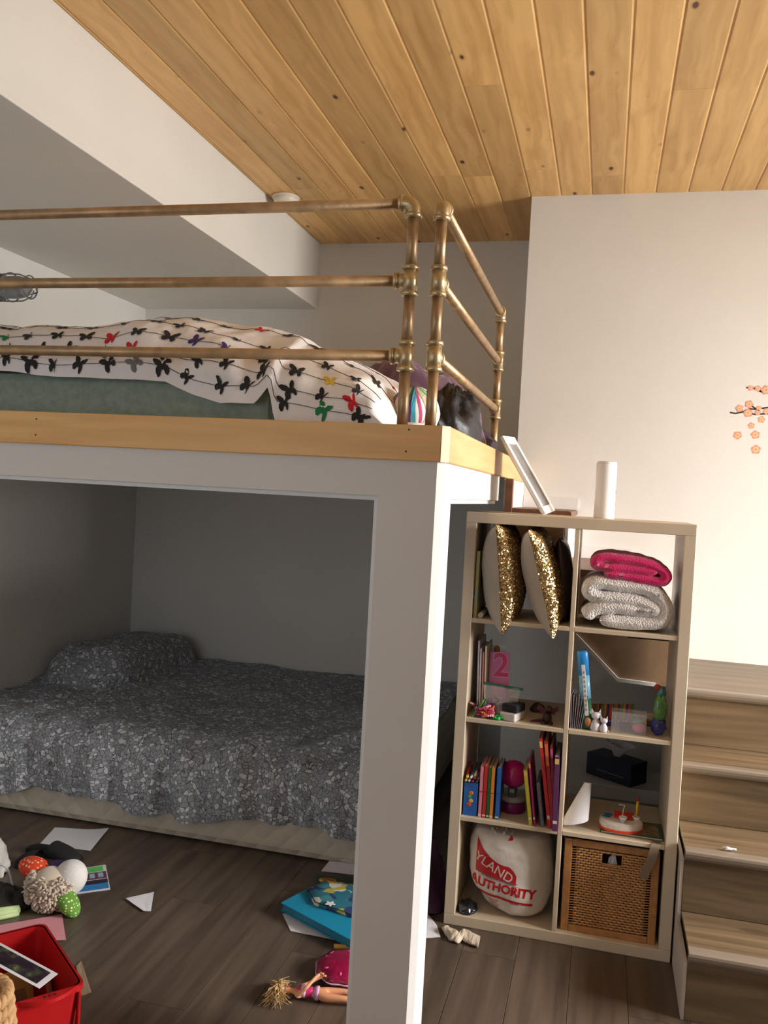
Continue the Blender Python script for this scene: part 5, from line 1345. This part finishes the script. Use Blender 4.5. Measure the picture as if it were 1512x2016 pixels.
def inset():
    a_, b_, c_, d_ = q4(1, .0014); g = lambda u, v: (a_ * (1 - u) + b_ * u) * (1 - v) + (d_ * (1 - u) + c_ * u) * v
    return MB().add([g(.06, .12), g(.92, .12), g(.92, .88), g(.06, .88)], [[0, 1, 2, 3]])
inset().build('image', photo_mat(), ph)
rr = random.Random(4)
M_YP = plain('yellow_paper', srgb(196, 180, 120), .8, var=.15); M_CP = plain('cream_paper', srgb(206, 196, 176), .85, var=.08)
fill = [('yellowed paper standing at the back inside the red bin', M_YP, (.0, .055, .012), (1.1, .1, .2)), ('cream envelope leaning at the right side inside the red bin', M_CP, (.085, .0, .012), (1.35, .2, 1.3)), ('grey-brown paper curled at the front inside the red bin', plain('kraft', srgb(130, 108, 84), .8, var=.2), (-.02, -.05, .012), (.9, -.1, .1))]
bz = Matrix.Rotation(ang, 4, 'Z')
for lab, mm, pos, rot in fill:
    def f(u, v): 
        x = (u - .5) * .11; y = v * .15; return Euler(rot).to_matrix() @ Vector((x, y, .012 * sin(PI * u)))
    m_ = MB().grid(f, 10, 10); zm = min(v.z for v in m_.v); P = Vector((cen_.x, cen_.y, 0)) + bz @ Vector(pos); P.z = .010 - zm
    m2 = MB().grid(lambda u, v: f(u, v) + Vector((0, .0008, .0008)), 10, 10, flip=True); m_.add(m2.v, m2.f, sm=True)
    single(m_, 'loose_paper', mm, lab, 'paper', P, (0, 0, ang))

# round woven basket at the very left edge
p = on_z(-62, 2004, .335)
wbk = thing('straw_basket', 'round woven straw basket cut off by the lower left edge of the picture', 'basket', (p.x, p.y, 0))
M_STR = plain('straw', srgb(190, 150, 104), .75, var=.2, scale=40, bump=.3, bscale=90)
nr = 16
for j in range(nr):
    zz = .014 + j * .0245; r = .076 + .016 * sin(PI * (j + .7) / nr); cl = MB(); 
    for s in (0, PI):
        cl.tube([Vector(((r + .006 * cos(14 * q + s)) * cos(q), (r + .006 * cos(14 * q + s)) * sin(q), zz + .006 * sin(14 * q + s))) for q in [tau * k / 140 for k in range(140)]], .0085, 7, closed=True)
    cl.build('braid', M_STR, wbk)
MB().lathe([(0, .004), (.078, .004), (.088, .19), (.076, .385)], 28).build('liner', M_STR, wbk)

# school folder heap beside the post
def fq(pxs, zz): return [on_z(u, v, zz) for u, v in pxs]
c = fq([(553, 1784), (720, 1874), (770, 1800), (612, 1752)], .03); o = c[0].copy(); o.z = 0
sheet('paper_sheet', [(556, 1800), (572, 1834), (690, 1858), (640, 1800)], M_PAPER, 'white sheet sticking out from under the turquoise folder', curl=lambda u, v: .010 * max(0, .3 - u) * (v))
gbk = fq([(623, 1722), (620, 1752), (740, 1775), (740, 1732)], .012)
o2 = gbk[0].copy(); o2.z = 0
gk = thing('colouring_book', 'dark green colouring book with a yellow oval behind the turquoise folder', 'book', o2)
ol = [(p.x - o2.x, p.y - o2.y) for p in gbk]
MB().prism(ol, 'z', .003, .012).build('block', plain('pages', srgb(206, 198, 184), .9), gk)
MB().prism(ol, 'z', .0122, .0135).build('cover', plain('crayon_green', srgb(28, 62, 36), .4, var=.15, scale=30), gk)
e_ = on_z(645, 1733, .0136); 
MB().lathe([(0, 0), (.034, 0), (.034, .0006), (0, .0006)], 28, Matrix.Translation((e_.x - o2.x, e_.y - o2.y, .0136)) @ Matrix.Rotation(.25, 4, 'Z') @ Matrix.Scale(.62, 4, (0, 1, 0))).build('badge', plain('badge_yellow', srgb(222, 176, 50), .5, var=.05), gk)
MB().lathe([(0, 0), (.026, 0), (.026, .0006), (0, .0006)], 28, Matrix.Translation((e_.x - o2.x, e_.y - o2.y, .0143)) @ Matrix.Rotation(.25, 4, 'Z') @ Matrix.Scale(.5, 4, (0, 1, 0))).build('badge_centre', plain('badge_orange', srgb(196, 110, 44), .5, var=.1), gk)
sheet('paper_sheet', [(632, 1716), (760, 1730), (760, 1715), (648, 1702)], M_PAPER, 'white folded sheet between the bed and the green colouring book', curl=lambda u, v: .012 * v)
bd_ = thing('folder', 'turquoise ring folder lying flat beside the loft post', 'folder', o)
ol = [(p.x - o.x, p.y - o.y) for p in c]
cx_ = sum(x for x, y in ol) / 4; cy_ = sum(y for x, y in ol) / 4
M_TQ = plain('turquoise_vinyl', srgb(22, 132, 166), .4, var=.04)
MB().prism(ol, 'z', .0142, .0172).build('cover', M_TQ, bd_)
MB().prism([(cx_ + (x - cx_) * .965, cy_ + (y - cy_) * .965) for x, y in ol], 'z', .0174, .0395).build('paper_block', plain('folder_edge', srgb(40, 120, 150), .6, var=.1), bd_)
MB().prism(ol, 'z', .0397, .0427).build('cover', M_TQ, bd_)
pc_ = fq([(604, 1756), (638, 1738), (700, 1746), (770, 1772), (770, 1812), (700, 1808), (620, 1782)], .045); o3 = pc_[0].copy(); o3.z = .0432
po = thing('floral_pouch', 'blue floral pencil pouch lying on the turquoise folder', 'pouch', o3)
ol3 = [(p.x - o3.x, p.y - o3.y) for p in pc_]; c3 = (sum(x for x, y in ol3) / 7, sum(y for x, y in ol3) / 7)
def floral():
    m, t, b = nt('floral_print'); tc = N(t, 'ShaderNodeTexCoord'); n = N(t, 'ShaderNodeTexNoise'); n.inputs['Scale'].default_value = 26; L(t, tc.outputs['Object'], n.inputs['Vector'])
    av = N(t, 'ShaderNodeVectorMath', operation='MULTIPLY_ADD'); av.inputs[1].default_value = (.03, .03, .03); L(t, n.outputs['Color'], av.inputs[0]); L(t, tc.outputs['Object'], av.inputs[2])
    v = N(t, 'ShaderNodeTexVoronoi'); v.inputs['Scale'].default_value = 26; L(t, av.outputs[0], v.inputs['Vector']); sc = N(t, 'ShaderNodeSeparateColor'); L(t, v.outputs['Color'], sc.inputs[0])
    r = ramp(t, [(0, srgb(40, 110, 130)), (.35, srgb(186, 170, 70)), (.5, srgb(36, 60, 110)), (.65, srgb(60, 130, 140)), (.85, srgb(206, 206, 196))]); r.color_ramp.interpolation = 'CONSTANT'; L(t, sc.outputs[0], r.inputs[0]); L(t, r.outputs[0], b.inputs['Base Color']); b.inputs['Roughness'].default_value = .7
    return m
pm_ = MB(); n7 = len(ol3); lv = [(1.0, 0), (1.02, .006), (.97, .013), (.7, .019), (.0, .021)]
vs = []
for k, zz in lv: vs += [Vector((c3[0] + (x - c3[0]) * k, c3[1] + (y - c3[1]) * k, zz)) for x, y in ol3]
pm_.add(vs, [[j * n7 + i, j * n7 + (i + 1) % n7, (j + 1) * n7 + (i + 1) % n7, (j + 1) * n7 + i] for j in range(len(lv) - 1) for i in range(n7)], sm=True)
pm_.build('body', floral(), po)
fl_ = on_z(650, 1781, .06); 
MB().prism([((fl_.x - o3.x) + .019 * (.75 + .25 * cos(5 * tau * k / 30)) * cos(tau * k / 30), (fl_.y - o3.y) + .019 * (.75 + .25 * cos(5 * tau * k / 30)) * sin(tau * k / 30)) for k in range(30)], 'z', .0195, .0215).build('white_flower', plain('applique_white', srgb(206, 206, 200), .8), po)
zp = [ol3[0], ol3[6], ol3[5]]
MB().tube([Vector((x, y, .013)) for x, y in zp], .0018, 6).build('zip', plain('dark_zip', srgb(26, 40, 48), .5), po)

# doll lying on the floor
dh, dfeet = on_z(560, 1950, .02), on_z(692, 1968, .012)
dv = dfeet - dh; dl = .29
dyaw = math.atan2(dv.y, dv.x)
dol = thing('doll', 'blond doll in a pink top lying on its back on the floor', 'doll', (dh.x - .015, dh.y, 0), (0, 0, dyaw))
M_SKIN = plain('doll_skin', srgb(214, 150, 112), .4, var=.03)
def skinmesh(name, verts, edges, radii, mat, root, sub=2):
    me = bpy.data.meshes.new(name); me.from_pydata(verts, edges, []); ob = bpy.data.objects.new(name, me); COL.objects.link(ob)
    md = ob.modifiers.new('skin', 'SKIN'); md.use_smooth_shade = True
    for i, r in enumerate(radii): me.skin_vertices[0].data[i].radius = (r, r) if not isinstance(r, tuple) else r
    me.skin_vertices[0].data[0].use_root = True
    sd = ob.modifiers.new('sub', 'SUBSURF'); sd.levels = sub; sd.render_levels = sub
    dg = bpy.context.evaluated_depsgraph_get(); m2 = bpy.data.meshes.new_from_object(ob.evaluated_get(dg)); bpy.data.objects.remove(ob); bpy.data.meshes.remove(me)
    m2.name = name
    zm = min(v.co.z for v in m2.vertices)
    for v in m2.vertices: v.co.z += -zm * 0
    m2.materials.clear(); m2.materials.append(mat)
    for p_ in m2.polygons: p_.use_smooth = True
    o_ = bpy.data.objects.new(name, m2); COL.objects.link(o_); o_.parent = root; return o_
zc_ = .020
V = [(.125, 0, zc_), (.100, 0, zc_ + .001), (.075, 0, zc_ + .003), (.055, 0, zc_ + .002), (.040, 0, zc_), (.027, 0, zc_), (.010, 0, zc_ + .002),      # pelvis..head 0-6
     (.135, .014, zc_ - .002), (.185, .016, zc_ + .002), (.195, .016, zc_ + .002), (.240, .013, zc_ - .003), (.270, .012, zc_ - .006), (.288, .014, zc_ - .004),          # leg 7-12
     (.135, -.014, zc_ - .002), (.185, -.018, zc_ + .001), (.195, -.018, zc_ + .001), (.240, -.015, zc_ - .004), (.270, -.014, zc_ - .006), (.288, -.015, zc_ - .004),     # leg 13-18
     (.056, .022, zc_), (.080, .038, zc_ + .004), (.106, .050, zc_ + .016), (.120, .054, zc_ + .022),                                                                          # arm 19-22
     (.056, -.022, zc_), (.082, -.020, zc_ + .024), (.105, .010, zc_ + .042), (.116, .022, zc_ + .046)]                                                                       # arm 23-26
E_ = [(0, 1), (1, 2), (2, 3), (3, 4), (4, 5), (5, 6), (0, 7), (7, 8), (8, 9), (9, 10), (10, 11), (11, 12), (0, 13), (13, 14), (14, 15), (15, 16), (16, 17), (17, 18), (3, 19), (19, 20), (20, 21), (21, 22), (3, 23), (23, 24), (24, 25), (25, 26)]
Rr = [.019, .012, .017, .016, .006, .011, .014, .015, .010, .010, .0085, .005, .005, .015, .010, .010, .0085, .005, .005, .007, .006, .005, .005, .007, .006, .005, .005]
skinmesh('body', V, E_, Rr, M_SKIN, dol)
for (cx0, cy0, cz0), sgn in (((.120, .054, zc_ + .022), 1), ((.116, .022, zc_ + .046), -1)):
    for k in range(5):
        a_ = -.6 + .3 * k; ln_ = [.008, .012, .013, .012, .009][k]; b0_ = Vector((cx0, cy0, cz0)); d_ = Vector((cos(a_), sin(a_), .2)).normalized()
        if k == 0: d_ = Vector((.3, -.9 * sgn, .4)).normalized()
        MB().tube([b0_ - d_ * .002, b0_ + d_ * ln_ * .6, b0_ + d_ * ln_ + Vector((0, 0, -.001))], [.0022, .0019, .0013], 6).build('finger', M_SKIN, dol)
M_TOP = plain('doll_top', srgb(196, 36, 110), .5, var=.1, scale=60)
MB().lathe([(.0130, -.015), (.0150, -.006), (.0185, .012), (.0180, .026), (.0125, .036)], 24, Matrix.Translation((.088, 0, zc_ + .002)) @ Matrix.Rotation(-PI / 2, 4, 'Y') @ Matrix.Scale(.93, 4, (1, 0, 0))).build('top', M_TOP, dol)
MB().lathe([(.0160, .006), (.0190, .010), (.0190, .020), (.016, .024)], 24, Matrix.Translation((.088, 0, zc_ + .003)) @ Matrix.Rotation(-PI / 2, 4, 'Y') @ Matrix.Scale(.95, 4, (1, 0, 0))).build('top_print', plain('top_print', srgb(206, 190, 206), .5, var=.4, scale=120), dol)
MB().lathe([(.0195, -.001), (.0212, .003), (.0200, .008), (.0165, .014)], 24, Matrix.Translation((.118, 0, zc_)) @ Matrix.Rotation(-PI / 2, 4, 'Y') @ Matrix.Scale(.95, 4, (1, 0, 0))).build('waistband', plain('lilac_band', srgb(190, 150, 190), .6, var=.2, scale=80), dol)
# face
for s in (-1, 1):
    MB().ellipsoid((.016, s * .0055, zc_ + .0155), (.002, .0026, .0012), 10, 6).build('eye', plain('doll_eye', srgb(40, 60, 90), .3, var=0), dol)
    MB().ellipsoid((.017, s * .0145, zc_), (.004, .002, .003), 10, 6).build('ear', M_SKIN, dol)
MB().ellipsoid((.021, 0, zc_ + .0155), (.003, .0018, .003), 10, 6).build('nose', M_SKIN, dol)
MB().ellipsoid((.0265, 0, zc_ + .0125), (.0012, .0042, .0012), 10, 6).build('mouth', plain('doll_lips', srgb(190, 60, 80), .4, var=0), dol)
hr = MB(); rr = random.Random(6)
for k in range(150):
    q = rr.uniform(-2.6, 2.6); st_ = Vector((.004 + rr.uniform(-.008, .004), .0125 * sin(q), zc_ + .0125 * cos(q) * (.9 if abs(q) > 1 else .95)))
    side = -1 if rr.random() < .72 else 1
    mid = st_ + Vector((rr.uniform(-.028, .004), side * rr.uniform(.008, .025), rr.uniform(-.006, .006))); end = mid + Vector((rr.uniform(-.03, .045), side * rr.uniform(.012, .045), -.010))
    for pp in (mid, end): pp.z = max(pp.z, .0025 + rr.uniform(0, .006))
    hr.tube([st_, (st_ + mid) / 2 + Vector((-.003, 0, .003)), mid, end], [.0016, .0017, .0014, .0006], 5)
hr.build('hair', plain('doll_hair', srgb(176, 142, 92), .5, var=.25, scale=60), dol)
MB().ellipsoid((.003, 0, zc_ + .0005), (.0155, .0165, .0165), 18, 12).build('hair_cap', MATS['doll_hair'], dol)

# pink scalloped purse, purple bundle, wooden stick, grey stone by the post
p = on_z(676, 1907, .02)
pr_ = thing('purse', 'crimson scalloped toy purse with a white lace edge beside the doll', 'purse', (p.x, p.y, 0), (0, 0, .3))
sc1 = [(.085 * (1 + .03 * cos(9 * tau * k / 72)) * cos(tau * k / 72), .092 * (1 + .03 * cos(9 * tau * k / 72)) * sin(tau * k / 72)) for k in range(72)]
MB().prism([(x * 1.05, y * 1.05) for x, y in sc1], 'z', .0185, .0215).build('lace_edge', plain('lace_white', srgb(214, 200, 206), .8), pr_)
pm2 = MB(); vs = []; lv = [(.80, .0008), (1.0, .012), (1.02, .022), (.93, .036), (.6, .046), (0, .048)]
for k, zz in lv: vs += [Vector((x * k, y * k, zz)) for x, y in sc1]
pm2.add(vs, [[j * 72 + i, j * 72 + (i + 1) % 72, (j + 1) * 72 + (i + 1) % 72, (j + 1) * 72 + i] for j in range(len(lv) - 1) for i in range(72)], sm=True)
pm2.build('body', plain('crimson_vinyl', srgb(140, 16, 62), .22, var=.12, scale=30, bump=.3, bscale=45), pr_)
rr = random.Random(3)
for k in range(7):
    a_ = rr.uniform(1.2, 5.2); MB().ellipsoid((.06 * cos(a_), .066 * sin(a_), .0405), (.010, .004, .0035), 10, 6, M=Matrix.Rotation(rr.uniform(0, 3), 4, 'Z')).build('petal_patch', plain('pink_patch', srgb(216, 90, 130), .4, var=.05), pr_)
p = on_z(652, 1916, 0)
single(mound((0, 0, 0), (.045, .05, .035), .2, 5, 4.1, 26, 18), 'cloth_bundle', plain('deep_purple', srgb(42, 22, 62), .6, var=.3), 'deep purple cloth bundle peeking out from under the crimson purse', 'cloth', (p.x - .012, p.y + .01, 0))
p = on_z(657, 1868, 0); q_ = on_z(740, 1874, 0); d = q_ - p
stk2 = MB().tube([Vector((0, 0, .0085)), d * .1 + Vector((0, 0, .0085)), d + Vector((0, 0, .0085))], [.0075, .0082, .0080], 14)
single(stk2, 'wooden_stick', plain('beech_stick', srgb(206, 156, 66), .5, var=.08), 'yellow wooden stick above the crimson purse', 'stick', (p.x, p.y, 0))
p = on_z(688, 1860, 0)
single(mound((0, 0, 0), (.035, .03, .016), .1, 4, 7.1, 24, 16), 'felt_pad', plain('grey_felt', srgb(126, 116, 112), .9), 'small grey felt pad next to the wooden stick', 'pad', (p.x + .02, p.y + .035, 0))

# sock by the bookshelf, papers and a plum bag in the gap behind the post
S = [on_z(u, v, .012) for u, v in ((874, 1820), (888, 1830), (902, 1838), (915, 1832), (930, 1840), (945, 1846))]
p0 = S[0].copy(); p0.z = 0
sk_pts = [s - p0 for s in S]; sk_pts = [Vector((v.x, v.y - .022, .011)) for v in sk_pts]
sk = MB(); n_s = 40
def along(t):
    k = t * (len(sk_pts) - 1); i = min(int(k), len(sk_pts) - 2); return sk_pts[i].lerp(sk_pts[i + 1], k - i)
def sockf(u, v):
    c_ = along(u); a_ = tau * v; w = lerp(.022, .036, min(1, u * 2)) * (1 + .22 * sin(u * 30) * (1 - u) + .15 * fbm(u * 8, v * 4, 2)); e = min(1, u / .08) ** .5
    h = .014 * (1 + .6 * fbm(u * 9, v * 3, 5)) * (1 if u < .6 else .7)
    return Vector((c_.x + .006 * sin(a_ * 2 + u * 14) * (1 - u), c_.y + cos(a_) * w * e, max(.0006, .0095 + sin(a_) * h * e)))
sk.grid(sockf, 44, 22)
single(sk, 'sock', plain('white_knit', srgb(206, 192, 172), .95, var=.08, scale=30, bump=.4, bscale=200), 'crumpled white sock on the floor at the foot of the bookshelf', 'sock', p0)
sheet('paper_sheet', [(838, 1796), (833, 1848), (867, 1846), (860, 1822)], M_PAPER, 'corner of white paper on the floor between post and bookshelf')
pb_ = on_z(868, 1776, 0)
single(mound((0, 0, 0), (.16, .10, .30), .2, 4, 8.8), 'tote_bag', plain('plum_nylon', srgb(58, 24, 52), .4, var=.3, scale=9, bump=.3, bscale=20), 'plum coloured bag standing in the shade between post and bookshelf', 'bag', (-.17, .12, 0))
pt_ = MB().prism([(-.02, 0), (.02, .012), (.028, .055), (-.006, .062)], 'y', 0, .001, M=Matrix.Rotation(-.3, 4, 'X'))
single(pt_, 'paper_tag', M_PAPER, 'pale paper tag on the plum bag behind the post', 'tag', (-.105, .0, .30))
